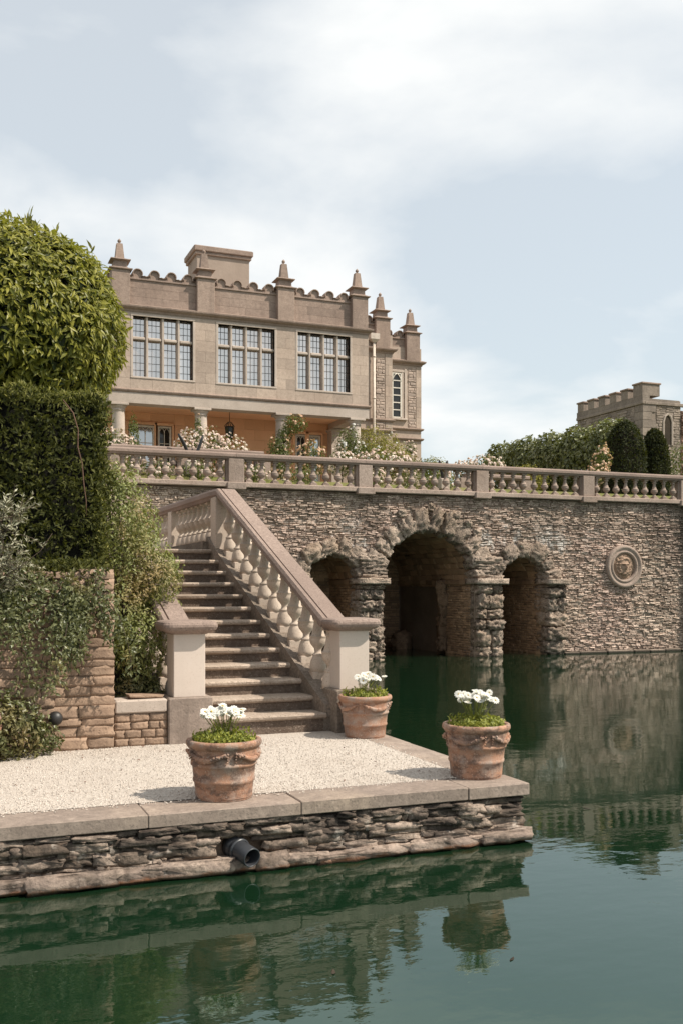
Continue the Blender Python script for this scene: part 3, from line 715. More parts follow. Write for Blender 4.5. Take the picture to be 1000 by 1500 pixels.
def stair_balustrade(name, label, xc, pier, nb, top):
    t = root(name, label, 'balustrade', (pier[0], pier[2], TZ))
    px0, px1, py0, py1 = pier
    part(MB().box(px0 - .07, px1 + .07, py0 - .07, py1 + .08, TZ - .02, 1.0, .012), 'pier_plinth', 'stringer' if xc > 3 else 'coping', t)
    part(MB().box(px0, px1, py0, py1, .998, 1.70, .006), 'pier_shaft', 'pier', t)
    cxx, cyy, hw, hd = (px0 + px1) / 2, (py0 + py1) / 2, (px1 - px0) / 2, (py1 - py0) / 2
    cap = MB(); prof_ = [(.02, 1.685), (.05, 1.705), (.085, 1.715), (.115, 1.735), (.13, 1.765), (.13, 1.79), (.115, 1.815), (.09, 1.828), (.03, 1.835)]
    vs = []; fs = []; nc = 5
    for o_, z in prof_:
        for q, (sx, sy) in enumerate(((1, -1), (1, 1), (-1, 1), (-1, -1))):
            for c in range(nc):
                a = [-math.pi / 2, 0, math.pi / 2, math.pi][q] + (math.pi / 2) * c / (nc - 1); rr = .03 + o_ * .5
                vs.append((cxx + sx * (hw + o_ - rr) + rr * math.cos(a), cyy + sy * (hd + o_ - rr) + rr * math.sin(a), z))
    n = 4 * nc
    for i in range(len(prof_) - 1):
        for j in range(n): fs.append((i * n + j, i * n + (j + 1) % n, (i + 1) * n + (j + 1) % n, (i + 1) * n + j))
    fs.append(tuple(range(n - 1, -1, -1))); fs.append(tuple(range((len(prof_) - 1) * n, len(prof_) * n)))
    cap.add(vs, fs); part(cap, 'pier_cap', 'rail', t)
    ya, yb = 11.12, 14.95
    zr = lambda y: Z0 + RI + .5 * (y - ST0) + .085 + .74 + .07
    rail([(xc + SH(ya), ya, zr(ya) - .02), (xc + SH(yb), yb, zr(yb) - .05)], 'handrail', t)
    for k in range(nb):
        y = ya + .10 + (yb - ya - .3) * k / (nb - 1)
        put(B_st, 'baluster', t, (xc + SH(y), y, zr(y) - .74 - .05), (0, 0, U(-.12, .12)))
    # level run round the landing
    xt = xc + SH(yb); zt = zr(yb) - .05; y2 = top
    part(MB().box(xt - .17, xt + .17, yb - .02, yb + .30, LZ - .1, zt + .03, .01), 'newel', 'stairbal', t)
    rail([(xt, yb + .005, zt), (xt - .02, yb + .3, zt + .005), (xt - .12, y2, zt + .02)], 'landing_rail', t)
    part(MB().box(xt - .30, xt + .16, yb + .29, y2, LZ - .1, LZ + .13), 'landing_plinth', 'stringer', t)
    ys = yb + .55; hb = zt - LZ - .13; k = 0
    while ys < y2:
        xx = xt - .12 * (ys - yb) / (y2 - yb)
        if k % 9 == 8: part(MB().box(xx - .15, xx + .15, ys - .15, ys + .15, LZ + .1, zt + .02, .01), 'pier', 'stairbal', t)
        else: put(B_st, 'baluster', t, (xx, ys, LZ + .13), sc=(1, 1, hb / .74))
        ys += .34; k += 1
    return t
stair_balustrade('stair_balustrade', 'sloping stone stair balustrade with handrail on the water side of the steps', 4.32, (4.27, 4.64, 10.84, 11.19), 11, 23.5)
stair_balustrade('stair_balustrade', 'stone stair balustrade half hidden by the shrub, its square pier next to the low wall', 2.42, (2.29, 2.64, 10.72, 11.07), 11, 17)

# ------------------------------------------------------------------ garden walls at the left
gw = root('garden_wall', 'tall coursed stone garden wall draped with rambler beneath the yew hedge', 'wall', (0, 10.8, TZ))
part(MB().box(-7, 1.58, 10.668, 11.1, TZ - .1, 2.2), 'core', 'mortarw', gw)
z = TZ
while z < 2.3:
    h = U(.07, .13); x = -1.4
    while x < 1.62:
        l = U(.2, .55)
        if 1.64 - x - l < .16: l = 1.64 - x
        placerock(R_gard, 'stone', gw, (x + l / 2, 10.76 + U(-.012, .012), z + h / 2), (l * 1.0, .24, h * 1.07), (U(-.03, .03), U(-.02, .02), R.choice((0, math.pi)) + U(-.03, .03)))
        x += l
    z += h * .985
for k in range(1): placerock(R_gard, 'coping_stone', gw, (1.46 - k * .5, 10.9, 2.32 + U(-.02, .03)), (.34, .5, .16), (0, U(-.05, .05), 0))
lw = root('low_wall', 'low stone bed wall with a pale flat cap next to the stair pier', 'wall', (1.93, 10.8, TZ))
part(MB().box(1.64, 2.23, 10.715, 11.0, TZ - .1, .86), 'core', 'mortarw', lw)
z = TZ
for h in (.085, .09, .085, .09):
    x = 1.65
    while x < 2.2:
        l = U(.1, .24)
        if 2.22 - x - l < .09: l = 2.22 - x
        placerock(R_gard, 'stone', lw, (x + l / 2, 10.79, z + h / 2), (l * .95, .2, h * .98), (0, U(-.03, .03), R.choice((0, math.pi)))); x += l
    z += h
part(MB().box(1.655, 2.215, 10.67, 11.05, .855, .995, .015), 'cap_slab', 'trim', lw)
sb = MB(); sb.box(1.6, 2.3, 11.0, 16, TZ, .98); struct(part(sb, 'planting_bed', 'soil'))
struct(part(MB().box(-7, 1.6, 11.1, YT + .4, TZ, 2.15), 'raised_bed', 'soil'))
ls = placerock(R_gard, 'loose_slab', None, (2.0, 10.85, 1.02), (.36, .2, .035), (0, .03, .1)); tag(ls, 'thin loose stone slab lying on the cap of the low wall', 'slab')

# wall lamp
wl = root('wall_lamp', 'small round dark wall lamp fixed to the garden wall', 'lamp', (1.03, 10.6, .86))
Tl = lambda x, y, z: (1.03 + x, 10.62 - z, .86 + y)
part(MB().lathe([(.045, 0), (.05, .02), (.03, .03), (.028, .06)], 20, T=Tl), 'base', 'iron', wl)
part(MB().lathe([(.03, .05), (.055, .06), (.072, .09), (.072, .12), (.055, .15), (.02, .165), (.002, .167)], 24, T=Tl), 'shade', 'iron', wl)

# ------------------------------------------------------------------ pots
def potbody():
    mb = MB()
    mb.lathe([(.222, 0), (.228, .03), (.24, .13), (.25, .14), (.252, .155), (.248, .166), (.246, .17), (.256, .265), (.268, .272), (.27, .288), (.264, .298), (.262, .30), (.282, .42), (.284, .425), (.26, .425), (.23, .02)], 40, closed=False)
    mb.lathe([(.0001, .01), (.222, .01)], 40, closed=False)
    return mb
PB = fixn(potbody().mesh('body', M['terra']))
PR = fixn(MB().lathe([(.275, .405), (.287, .41), (.297, .425), (.305, .435), (.306, .455), (.300, .472), (.285, .478), (.265, .472), (.255, .45), (.255, .40)], 40, closed=False).mesh('rim', M['terra']))
def garland(a0):
    mb = MB(); pts = []; rad = []
    for i in range(13):
        t = i / 12; a = a0 + (t - .5) * 1.25; z = .385 - .055 * math.sin(math.pi * t); r = .273 + (z - .3) * .17
        pts.append((r * math.cos(a), r * math.sin(a), z)); rad.append(.012 + .012 * math.sin(math.pi * t))
    mb.tube(pts, rad, 8)
    for i in range(16):
        t = U(.05, .95); a = a0 + (t - .5) * 1.25 + U(-.04, .04); z = .385 - .055 * math.sin(math.pi * t) + U(-.015, .015); r = .283 + (z - .3) * .17
        c = Vector((r * math.cos(a), r * math.sin(a), z)); s_ = U(.009, .016)
        mb.lathe([(.001, -s_), (s_ * .8, -s_ * .6), (s_, 0), (s_ * .8, s_ * .6), (.001, s_)], 8, c=c)
    for sg in (-1, 1):
        a = a0 + sg * .66; r = .272
        for k in range(4):
            z = .385 - k * .022; s_ = .015 - k * .002
            mb.lathe([(.001, -s_), (s_, 0), (.001, s_)], 8, c=((r + (z - .3) * .15) * math.cos(a), (r + (z - .3) * .15) * math.sin(a), z))
    return mb.mesh('garland', M['terra'])
GL = [garland(i * math.pi / 2 + .35) for i in range(4)]
def daisy():
    mb = MB(); n = 11
    for i in range(n):
        a = 2 * math.pi * i / n; ca, sa = math.cos(a), math.sin(a)
        L, w = .037, .0125
        vs = [(ca * .004, sa * .004, .001), (ca * L * .6 - sa * w, sa * L * .6 + ca * w, .004), (ca * L, sa * L, -.001), (ca * L * .6 + sa * w, sa * L * .6 - ca * w, .004)]
        mb.add(vs, [(0, 3, 2, 1)])
    return mb.mesh('flower', M['petw'])
DA = daisy()
eyem = fixn(MB().lathe([(.008, 0), (.007, .004), (.001, .006)], 8).mesh('eye', M['eye']))
def make_pot(loc, rot, label, group='terracotta pots on the landing terrace', sc=1.0, pale=False):
    t = root('terracotta_pot', label, 'pot', loc, group); t.rotation_euler[2] = rot
    put(PB, 'body', t, world=False); put(PR, 'rim', t, world=False)
    for m in GL: put(m, 'garland', t, world=False)
    if pale:
        for c in t.children: c.data = c.data.copy(); c.data.materials.clear(); c.data.materials.append(M['terra_pale'])
    o = part(MB().lathe([(.0001, .405), (.15, .41), (.262, .40)], 24, closed=False), 'soil', 'soil', t, world=False)
    return t
def make_plant(loc, label, nf, hmax, lean=(0, 0), seed=1):
    rr = random.Random(seed)
    t = root('daisy_plant', label, 'plant', loc, 'white daisies in the terracotta pots')
    mb = MB(); pts = []
    for _ in range(1500):
        a, q = rr.uniform(0, 6.28), rr.random() ** .6 * .25; x, y = q * math.cos(a), q * math.sin(a)
        pts.append((Vector((x, y, -.0 + .075 * (mn.noise(Vector((x * 9, y * 9, seed))) + 1) * rr.random())), Vector((x, y, .25)).normalized()))
    part(scatter(mb, pts, .042, .018, .3, .9, .3, False, -.5, .9), 'foliage', 'potleaf', t, fix=False, world=False)
    sb_ = MB(); up = MB(); lp = []
    for k in range(nf):
        a = rr.uniform(0, 6.28); q = rr.random() ** .7; bx, by = .05 * math.cos(a) * q, .05 * math.sin(a) * q
        tx, ty, tz = lean[0] + .19 * q * math.cos(a), lean[1] + .16 * q * math.sin(a), hmax * rr.uniform(.78, 1.0) * (1 - .12 * q)
        pts = [(bx, by, 0), (bx * 1.2 + tx * .2, by * 1.2 + ty * .2, tz * .5), (tx, ty, tz)]
        sb_.tube(pts, .0022, 4)
        for j in range(5): lp.append((Vector(pts[0]).lerp(Vector(pts[1]), rr.uniform(.3, 1.6)), Vector((rr.uniform(-1, 1), rr.uniform(-1, 1), .6)).normalized()))
        rot = (rr.uniform(.15, 1.15), rr.uniform(-.5, .5), rr.uniform(0, 6)); s_ = rr.uniform(.9, 1.25)
        o = put(DA, 'flower', t, (tx, ty, tz), (Matrix.Rotation(rot[0], 3, 'X') @ Matrix.Rotation(rot[1], 3, 'Y') @ Matrix.Rotation(rot[2], 3, 'Z')).to_euler(), (s_,) * 3, world=False); put(eyem, 'eye', o, world=False)
    part(sb_, 'stem', 'potleaf', t, world=False)
    part(scatter(up, lp, .04, .008, .2, .7, .4), 'stem_leaves', 'rosel', t, fix=False, world=False)
    return t
make_pot((2.09, 7.86, TZ), .4, 'terracotta pot with garlands on the front coping, facing the steps')
make_plant((2.09, 7.86, TZ + .43), 'white daisies above lime-green leaves in the pot before the steps', 38, .31, (-.02, 0), 2)
make_pot((4.43, 7.90, TZ), 1.9, 'terracotta pot standing alone on the coping at the water corner')
make_plant((4.43, 7.90, TZ + .43), 'tall tuft of white daisies in the pot at the water corner', 38, .345, (.01, 0), 5)
make_pot((4.42, 10.44, TZ), 3.0, 'paler terracotta pot at the foot of the stair pier', pale=True)
make_plant((4.42, 10.44, TZ + .43), 'white daisies leaning over in the pot by the stair pier', 24, .30, (.05, -.02), 9)
make_pot((.20, 10.2, TZ), .7, 'terracotta pot under the olive, cut by the edge of the photo', sc=1)

# ------------------------------------------------------------------ left planting
# lollipop laurel
lt = root('laurel_tree', 'large clipped round laurel tree with glossy yellow-green leaves above the yew hedge', 'tree', (.66, 13.75, 2.15))
part(MB().tube([(.66, 13.75, 2.1), (.68, 13.74, 3.4), (.64, 13.76, 4.6), (.66, 13.75, 5.8)], [.15, .12, .11, .05], 10), 'trunk', 'bark', lt)
LC, LR = (.66, 13.75, 5.58), (1.57, 1.57, 1.34)
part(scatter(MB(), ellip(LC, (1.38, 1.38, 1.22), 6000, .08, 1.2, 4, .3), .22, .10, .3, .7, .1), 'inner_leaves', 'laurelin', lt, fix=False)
part(scatter(MB(), [(p, d_) for p, d_ in ellip(LC, LR, 29000, .045, 1.6, 4, .15) if mn.noise(p * 6.5) < U(.0, .55)], .128, .037, .30, .75, .25, False, .75, .6), 'crown', 'laurel', lt, fix=False)
tsm = MB(); tl = []
for _ in range(24):
    a, q = U(0, 6.28), U(0, 1) ** .5 * 1.1; b = Vector((LC[0] + q * math.cos(a), LC[1] + q * math.sin(a), LC[2] + 1.36 * math.sqrt(max(0, 1 - (q / 1.5) ** 2)) - .12)); e = b + Vector((U(-.08, .08) + q * .06 * math.cos(a), U(-.08, .08), U(.12, .26)))
    tsm.tube([b, b.lerp(e, .6), e], [.006, .005, .002], 4)
    for i in range(7): tl.append((b.lerp(e, .35 + .1 * i), Vector((U(-1, 1), U(-1, 1), .3)).normalized()))
part(scatter(MB(), tl, .14, .034, .2, .5, .3, False, -.9, .6), 'shoot_leaves', 'yewtip', lt, fix=False); part(tsm, 'shoot', 'bark', lt, fix=False)
# yew hedge
HB = (-4.5, 1.60, 10.98, 12.9, 2.02, 4.30)
hd = root('yew_hedge', 'tall dark clipped yew hedge block on the raised bed', 'hedge', (-1.4, 12, 2.1))
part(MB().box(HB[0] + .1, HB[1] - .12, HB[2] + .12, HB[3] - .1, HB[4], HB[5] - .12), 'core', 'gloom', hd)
part(scatter(MB(), [(p, n_) for p, n_ in boxpts(-1.2, HB[1], *HB[2:], 46000, 'ftr', .09, 3, .11, 3.2) if mn.noise(Vector((p.x * 8, p.y * 8, p.z * 15))) > U(-.45, .25)], .075, .026, .2, 1.0, .1, False, -.2, 1.0), 'foliage', 'yew', hd, fix=False)
part(scatter(MB(), [(p, n_) for p, n_ in boxpts(-1.2, HB[1] + .02, HB[2], HB[3], 2.3, HB[5] + .03, 15000, 'ftr', .03, 3, .11, 3.2) if p.z > 4.17 - U(0, .3) ** 1.6 or (p.x > 1.52 and R.random() < .5)], .06, .016, .2, .9, .5, False, -.8, 1.2), 'golden_tips', 'yewtip', hd, fix=False)  # brighter golden needles along the hedge's top edge and right side
part(scatter(MB(), [(Vector((U(-1.2, 1.58), U(10.62, 10.98), U(2.12, 2.5))), Vector((U(-.3, .3), -1, U(-.4, .2))).normalized()) for _ in range(5200)], .075, .026, .2, 1.0, 0, False, .4, 1.0), 'overhang', 'yew', hd, fix=False)
vm = MB(); vm.tube([(1.14, 10.86, 4.18), (1.24, 10.82, 4.04), (1.29, 10.80, 3.86), (1.285, 10.80, 3.68), (1.33, 10.79, 3.5), (1.345, 10.79, 3.3), (1.37, 10.79, 3.12), (1.375, 10.8, 2.95)], [.005, .007, .006, .008, .006, .007, .005, .003], 6); dead = part(vm, 'dead_stem', 'dead', hd)
# tall shrub by the stairs
def shrub(name, label, cat, lobes, n, L, w, mat, loc, stem=True, two=False, droop=.3, group=None, depth=.35, lumpy=.3, extra=()):
    t = root(name, label, cat, loc, group)
    mb = MB(); tot = sum(a[3] * a[5] for a in lobes)
    for i, (cx, cy, cz, rx, ry, rz) in enumerate(lobes):
        scatter(mb, ellip((cx, cy, cz), (rx, ry, rz), int(n * rx * rz / tot), lumpy, 2.2, i * 3.7 + cx, depth), L, w, droop, .9, .1, two)
    part(mb, 'foliage', mat, t, fix=False)
    if stem:
        for i, (cx, cy, cz, rx, ry, rz) in enumerate(lobes):
            sm = MB(); sm.tube([(loc[0], loc[1], loc[2]), ((loc[0] + cx) / 2 + U(-.05, .05), (loc[1] + cy) / 2, (loc[2] + cz) / 2), (cx, cy, cz + rz * .3)], [.03 * min(1, rz * 2), .022 * min(1, rz * 2), .006], 6)
            part(sm, 'stem', 'bark', t)
    for enm, emat, en, eL, ew in extra:
        em = MB()
        for i, (cx, cy, cz, rx, ry, rz) in enumerate(lobes):
            pts = [(p, d_) for p, d_ in ellip((cx, cy, cz), (rx * 1.03, ry * 1.03, rz * 1.03), max(1, int(en * rx * rz / tot)), lumpy, 2.2, i * 3.7 + cx, .05) if d_.y < .5]
            puffs(em, pts, eL)
        part(em, enm, emat, t, fix=False)
    return t
shrub('garden_shrub', 'tall loose light-green shrub with reddish tips growing up beside the stairs', 'shrub',
      [(1.85, 11.6, 2.95, .36, .4, .62), (2.02, 11.7, 2.35, .46, .42, .55), (1.80, 11.5, 1.85, .36, .36, .5), (2.28, 11.6, 2.28, .30, .3, .38), (2.02, 11.3, 1.5, .34, .28, .42), (1.72, 11.7, 3.35, .22, .3, .35), (2.15, 12.2, 2.9, .3, .3, .35)],
      14000, .058, .022, 'shrub', (1.95, 11.5, .95), depth=.55, lumpy=.35)
shrub('bed_plant', 'low dark leafy plants along the low wall bed', 'plant', [(1.9, 11.15, 1.08, .24, .12, .12), (2.14, 11.1, 1.05, .1, .1, .12)], 700, .06, .025, 'ivy', (1.9, 11.15, .98), stem=False)
# rambler over the wall
rb = root('rambler_rose', 'glossy rambler hanging down the face of the garden wall', 'climber', (.9, 10.6, 2.2))
pts = []
sprays = MB()
for k in range(58):
    x = R.choice((-.7, -.25, .2, .5, .75, 1.05, 1.25, 1.38)) + U(-.16, .13); z0 = 2.34 + U(-.3, .12); L = U(.25, .95) * (1.2 if .35 < x < 1.5 else .8); p = Vector((x, 10.58, z0)); d_ = Vector((U(-.35, .3), U(-.5, -.15), -.5)); path = [tuple(p)]
    for i in range(7):
        p = p + d_ * (L / 7); d_ = (d_ + Vector((U(-.25, .25), U(-.1, .12), -.22))).normalized(); p.y = min(p.y, 10.60); path.append(tuple(p))
        for j in range(17): pts.append((p + Vector((U(-.08, .08), U(-.09, .03), U(-.07, .07))), Vector((U(-.5, .5), -.8, U(-.4, .5))).normalized()))
    sprays.tube(path, .005, 4)
part(scatter(MB(), pts, .06, .027, .25, .8, .1), 'foliage', 'ivy', rb, fix=False); part(sprays, 'stem', 'bark', rb, fix=False)
shrub('climbing_shrub', 'dark green leafy shrub at the foot of the garden wall by the wall lamp', 'shrub', [(.62, 10.35, .78, .32, .22, .32), (.30, 10.3, .85, .4, .25, .36), (.95, 10.45, .68, .12, .1, .14), (.1, 10.4, 1.1, .3, .2, .25)], 3800, .062, .030, 'ivy', (.5, 10.45, TZ), depth=.4)
# olive in the cut-off pot
ol = root('olive_tree', 'small silvery olive tree at the edge, its twigs against the hedge', 'tree', (.20, 10.2, TZ + .4))
om = MB(); om.tube([(.20, 10.2, .9), (.17, 10.2, 1.5), (.28, 10.2, 2.0), (.5, 10.2, 2.6)], [.03, .026, .02, .012], 8); part(om, 'trunk', 'bark', ol)
lp = []; tw = MB()
for k in range(110):
    b = Vector((.56 + U(-.16, .10), 10.2 + U(-.12, .12), U(2.2, 2.95))); d_ = Vector((U(-1, .8), U(-.7, .7), U(-.3, 1))).normalized(); L = U(.15, .40); e = b + d_ * L; e.z -= .04
    tw.tube([b, b.lerp(e, .5) + Vector((0, 0, .02)), e], [.005, .004, .002], 4)
    for j in range(16): lp.append((b.lerp(e, U(.1, 1.0)), (d_ + Vector((U(-.6, .6), U(-.6, .6), U(-.3, .6)))).normalized()))
part(scatter(MB(), lp, .06, .015, .1, .45, .2, False, 0, 1.2), 'foliage', 'olive', ol, fix=False); part(tw, 'twig', 'bark', ol, fix=False)
e = MB(); e.tube([(.5, 10.1, 2.3), (.66, 10.05, 2.4), (.84, 10.0, 2.55), (.95, 10.0, 2.72)], [.005, .004, .003, .002], 5); part(e, 'long_twig', 'bark', ol, fix=False)

# ================================================================== HOUSE
HY = 35.0; HX0, HX1 = 5.22, 14.95; FL = 5.6
hs = root('manor_house', 'tudor-style limestone manor with mullioned windows, scalloped parapet and columned porch', 'house', (10, 40, FL))
UNIT = MB().box(-.5, .5, -.5, .5, -.5, .5); 
UA = {k: UNIT.mesh('stone_block', M[k]) for k in ('ashlar', 'parapet', 'porch', 'trim', 'quoin')}
def ashlar(x0, x1, z0, z1, y, ch, bl, mat, parent=None, proud=.02):
    nc = max(1, round((z1 - z0) / ch)); h = (z1 - z0) / nc; c = 0
    for i in range(nc):
        z = z0 + i * h; n = max(1, round((x1 - x0) / bl)); off = (i % 2) * .5
        cuts = [x0] + [x0 + (x1 - x0) * (k + off) / n for k in range(0 if off else 1, n)] + [x1]
        for a, b in zip(cuts, cuts[1:]):
            if b - a < .02: continue
            put(UA[mat], 'stone_block', parent or hs, ((a + b) / 2, y + .05 - proud / 2 - U(0, .004), z + h / 2), sc=(b - a - .005, .1 + proud, h - .005))
# main wall box behind
WINX = [(6.04, 8.16), (9.09, 11.21), (12.11, 14.19)]; WZ0, WZ1 = 9.57, 11.68
mw = MB()
mw.box(HX0, HX1, HY + .32, 48, 8.95, 12.6)
xs = [HX0] + [q for w in WINX for q in w] + [HX1]
for i in range(0, len(xs), 2): mw.box(xs[i], xs[i + 1], HY, HY + .33, 9.0, 11.9)
for a, b in WINX: mw.box(a, b, HY, HY + .33, 9.0, WZ0); mw.box(a, b, HY, HY + .33, WZ1, 11.9)
part(mw, 'wall', 'ashlar', hs, fix=False)
for i in range(0, len(xs), 2): ashlar(xs[i] + (.09 if i else 0), xs[i + 1] - (.09 if i < 6 else 0), 9.12, 11.78, HY, .37, .8, 'ashlar')
for a, b in WINX: ashlar(a - .09, b + .09, 9.12, WZ0 - .05, HY, .37, .75, 'ashlar')
def course(x0, x1, y, z, prof, name, mat, ret=None):
    # moulding along x, profile (out, dz)
    sec = [(-.02, prof[0][1])] + list(prof) + [(-.02, prof[-1][1])]
    mb = MB(); n = len(sec); vs = [(x0 - max(0, o), y - o, z + d_) for o, d_ in sec] + [(x1 + max(0, o), y - o, z + d_) for o, d_ in sec] 
    fs = [tuple(range(n)), tuple(range(2 * n - 1, n - 1, -1))] + [(j, n + j, n + (j + 1) % n, (j + 1) % n) for j in range(n)]
    # left and right returns run back
    mb.add(vs, fs)
    if ret:
        for xx, sg in ((x0, -1), (x1, 1)):
            vs = [(xx + sg * max(0, o), y - max(0, o), z + d_) for o, d_ in sec] + [(xx + sg * max(0, o), y + ret, z + d_) for o, d_ in sec]
            vs2 = [(xx - sg * .02, q[1], q[2]) for q in vs]
            mb.add(vs, [(j, n + j, n + j + 1, j + 1) for j in range(n - 1)])
    return part(mb, name, mat, hs)
CORN = [(.03, -.12), (.05, -.06), (.12, -.03), (.17, .02), (.18, .07), (.05, .12)]
STR = [(.02, -.05), (.07, -.03), (.10, .02), (.10, .05), (.02, .08)]
course(HX0, HX1, HY, 11.95, CORN, 'cornice', 'parapet', 12)
course(HX0, HX1, HY, 9.05, STR, 'string_course', 'parapet', 12)
# windows
def window(a, b):
    w = MB(); fr = .085
    for z0, z1 in ((WZ1, WZ1 + .09), (WZ0 - .07, WZ0)): w.box(a - .09, b + .09, HY - .045, HY + .2, z0, z1, .012)
    for x0 in (a - .09, b): w.box(x0, x0 + .09, HY - .035, HY + .2, WZ0, WZ1, .012)
    o = part(w, 'window', 'trim', hs)
    n = 4; mu = .125; lw_ = (b - a - 3 * mu) / n; zt = 10.92
    for i in range(1, 4):
        x = a + i * lw_ + (i - 1) * mu; m = MB()
        m.add([(x + .035, HY + .02, WZ0), (x + mu - .035, HY + .02, WZ0), (x + mu, HY + .13, WZ0), (x + mu, HY + .3, WZ0), (x, HY + .3, WZ0), (x, HY + .13, WZ0)] + [(x + .035, HY + .02, WZ1), (x + mu - .035, HY + .02, WZ1), (x + mu, HY + .13, WZ1), (x + mu, HY + .3, WZ1), (x, HY + .3, WZ1), (x, HY + .13, WZ1)],
              [(0, 1, 7, 6), (1, 2, 8, 7), (2, 3, 9, 8), (3, 4, 10, 9), (4, 5, 11, 10), (5, 0, 6, 11)]); part(m, 'mullion', 'trim', o)
    for i in range(4):
        x = a + i * (lw_ + mu)
        part(MB().box(x - .015, x + lw_ + .015, HY + .035, HY + .28, zt - .055, zt + .055, .025), 'transom', 'trim', o)
        for z0, z1 in ((WZ0, zt - .05), (zt + .05, WZ1)):
            tilt = U(-.012, .012), U(-.012, .012)
            hx, hz = lw_ / 2, (z1 - z0) / 2
            g_ = MB().box(-hx, hx, 0, .01, -hz, hz).mesh('pane', M['glass']); po = put(g_, 'pane', o, (x + hx, HY + .21, z0 + hz), (tilt[0], 0, tilt[1]))
            l = MB(); rows = 5 if z0 < 10 else 3
            for k in range(1, 3): l.box(x + lw_ * k / 3 - .005, x + lw_ * k / 3 + .005, HY + .185, HY + .20, z0, z1)
            for k in range(1, rows): zz_ = z0 + (z1 - z0) * k / rows; l.box(x, x + lw_, HY + .184, HY + .199, zz_ - .005, zz_ + .005)
            part(l, 'lead_lattice', 'lead', o)
for a, b in WINX: window(a, b)
# parapet
PX = [5.60, 8.61, 11.62, 14.56]
def obelisk(x, y, z, parent=hs, w=.30):
    p = part(MB().box(x - w - .02, x + w + .02, y - .16, y + .52, z - 1.22, z, .012), 'pedestal', 'parapet', parent)
    c = MB()
    def frus(h0, h1, a0, a1): c.add([(x + sx * a, y + .18 + sy * a, zz_) for zz_, a in ((h0, a0), (h1, a1)) for sx, sy in ((-1, -1), (1, -1), (1, 1), (-1, 1))], [(3, 2, 1, 0), (4, 5, 6, 7), (0, 1, 5, 4), (1, 2, 6, 5), (2, 3, 7, 6), (3, 0, 4, 7)])
    frus(z, z + .03, w + .02, w + .10); frus(z + .028, z + .06, w + .10, w + .10); frus(z + .062, z + .13, w + .06, w - .06)
    frus(z + .132, z + .33, w - .06, w - .075); frus(z + .332, z + .36, w - .06, w + .05); frus(z + .362, z + .39, w + .05, w + .04); frus(z + .392, z + .44, w - .0, w - .1)
    part(c, 'cap', 'parapet', p)
    o = MB(); c = o; frus(z + .442, z + .98, .155, .10); part(o, 'obelisk', 'parapet', p)
    part(MB().lathe([(.03, z + .98), (.035, z + 1.01), (.03, z + 1.02), (.065, z + 1.06), (.068, z + 1.09), (.045, z + 1.13), (.02, z + 1.15), (.002, z + 1.18)], 10, c=(x, y + .18, 0)), 'finial', 'parapet', p)
for x in PX: obelisk(x, HY, 13.2)
obelisk(5.60, 46.0, 13.2)
def crest(x0, x1, y, zb, n):
    pitch = (x1 - x0) / n; out = []
    def outline(grow):
        pts = []
        for k in range(n):
            c = x0 + pitch * (k + .5); r = pitch * .26 + grow; zz_ = zb + .16
            pts.append((c - pitch * .5, zb + .085 + grow * .7)) if k == 0 else None
            for a in (205, 180, 155, 130, 105, 75, 50, 25, 0, -25):
                pts.append((c + r * math.cos(math.radians(a)), zz_ + .015 + r * .95 * math.sin(math.radians(a))))
            if k < n - 1:
                for u_ in (.42, .5, .58): pts.append((c + pitch * u_, zb + .10 + grow * .7 - (.02 if u_ == .5 else 0)))
            else: pts.append((c + pitch * .5, zb + .085 + grow * .7))
        return pts
    up = outline(0); return [(x0, zb), ] + [q for q in up] + [(x1, zb)], outline(.030)
def parapet(x0, x1, y, nb, zc=12.07):
    part(MB().box(x0, x1, y + .05, y + .4, zc - .15, 13.0), 'parapet_wall', 'parapet', hs)
    ashlar(x0, x1, zc, 12.98, y + .05, .31, 1.0, 'parapet', proud=.015)
    part(MB().box(x0, x1, y - .01, y + .42, 12.955, 13.01, .01), 'parapet_string', 'parapet', hs)
    cm, edge = crest(x0, x1, y, 13.0, nb)
    N = len(cm) - 2; m = MB()
    # scalloped wall, and a rounded edge moulding on top of it
    front = [(x, y + .06, z) for x, z in cm]; 
    for i in range(1, len(cm) - 2): m.add([(cm[i][0], y + .06, 13.0), (cm[i + 1][0], y + .06, 13.0), (cm[i + 1][0], y + .06, cm[i + 1][1]), (cm[i][0], y + .06, cm[i][1]), (cm[i][0], y + .3, 13.0), (cm[i + 1][0], y + .3, 13.0), (cm[i + 1][0], y + .3, cm[i + 1][1]), (cm[i][0], y + .3, cm[i][1])], [(0, 1, 2, 3), (7, 6, 5, 4), (3, 2, 6, 7)])
    part(m, 'crest', 'parapet', hs, fix=False)
    em = MB(); inner = cm[1:-1]
    for i in range(len(inner) - 1):
        a, b, c_, d_ = inner[i], inner[i + 1], edge[i + 1], edge[i]
        em.add([(a[0], y - .01, a[1]), (b[0], y - .01, b[1]), (c_[0], y - .01, c_[1]), (d_[0], y - .01, d_[1]), (a[0], y + .35, a[1]), (b[0], y + .35, b[1]), (c_[0], y + .35, c_[1]), (d_[0], y + .35, d_[1])], [(0, 1, 2, 3), (3, 2, 6, 7), (0, 4, 5, 1), (7, 6, 5, 4)])
    part(em, 'crest_moulding', 'parapet', hs, fix=False)
for a, b in zip(PX, PX[1:]): parapet(a + .31, b - .31, HY, 4)
lp_ = MB().box(HX0, HX0 + .35, HY + .4, 48, 11.9, 13.2); part(lp_, 'side_parapet', 'parapet', hs)
# chimney
ch = part(MB().box(9.50, 11.72, 40.0, 41.6, 12.5, 15.82, .01), 'chimney', 'chim', hs)
cc = MB(); cc.box(9.42, 11.80, 39.92, 41.68, 15.80, 15.93, .02); cc.box(9.36, 11.86, 39.86, 41.74, 15.932, 16.16, .03); part(cc, 'chimney_cap', 'parapet', ch)
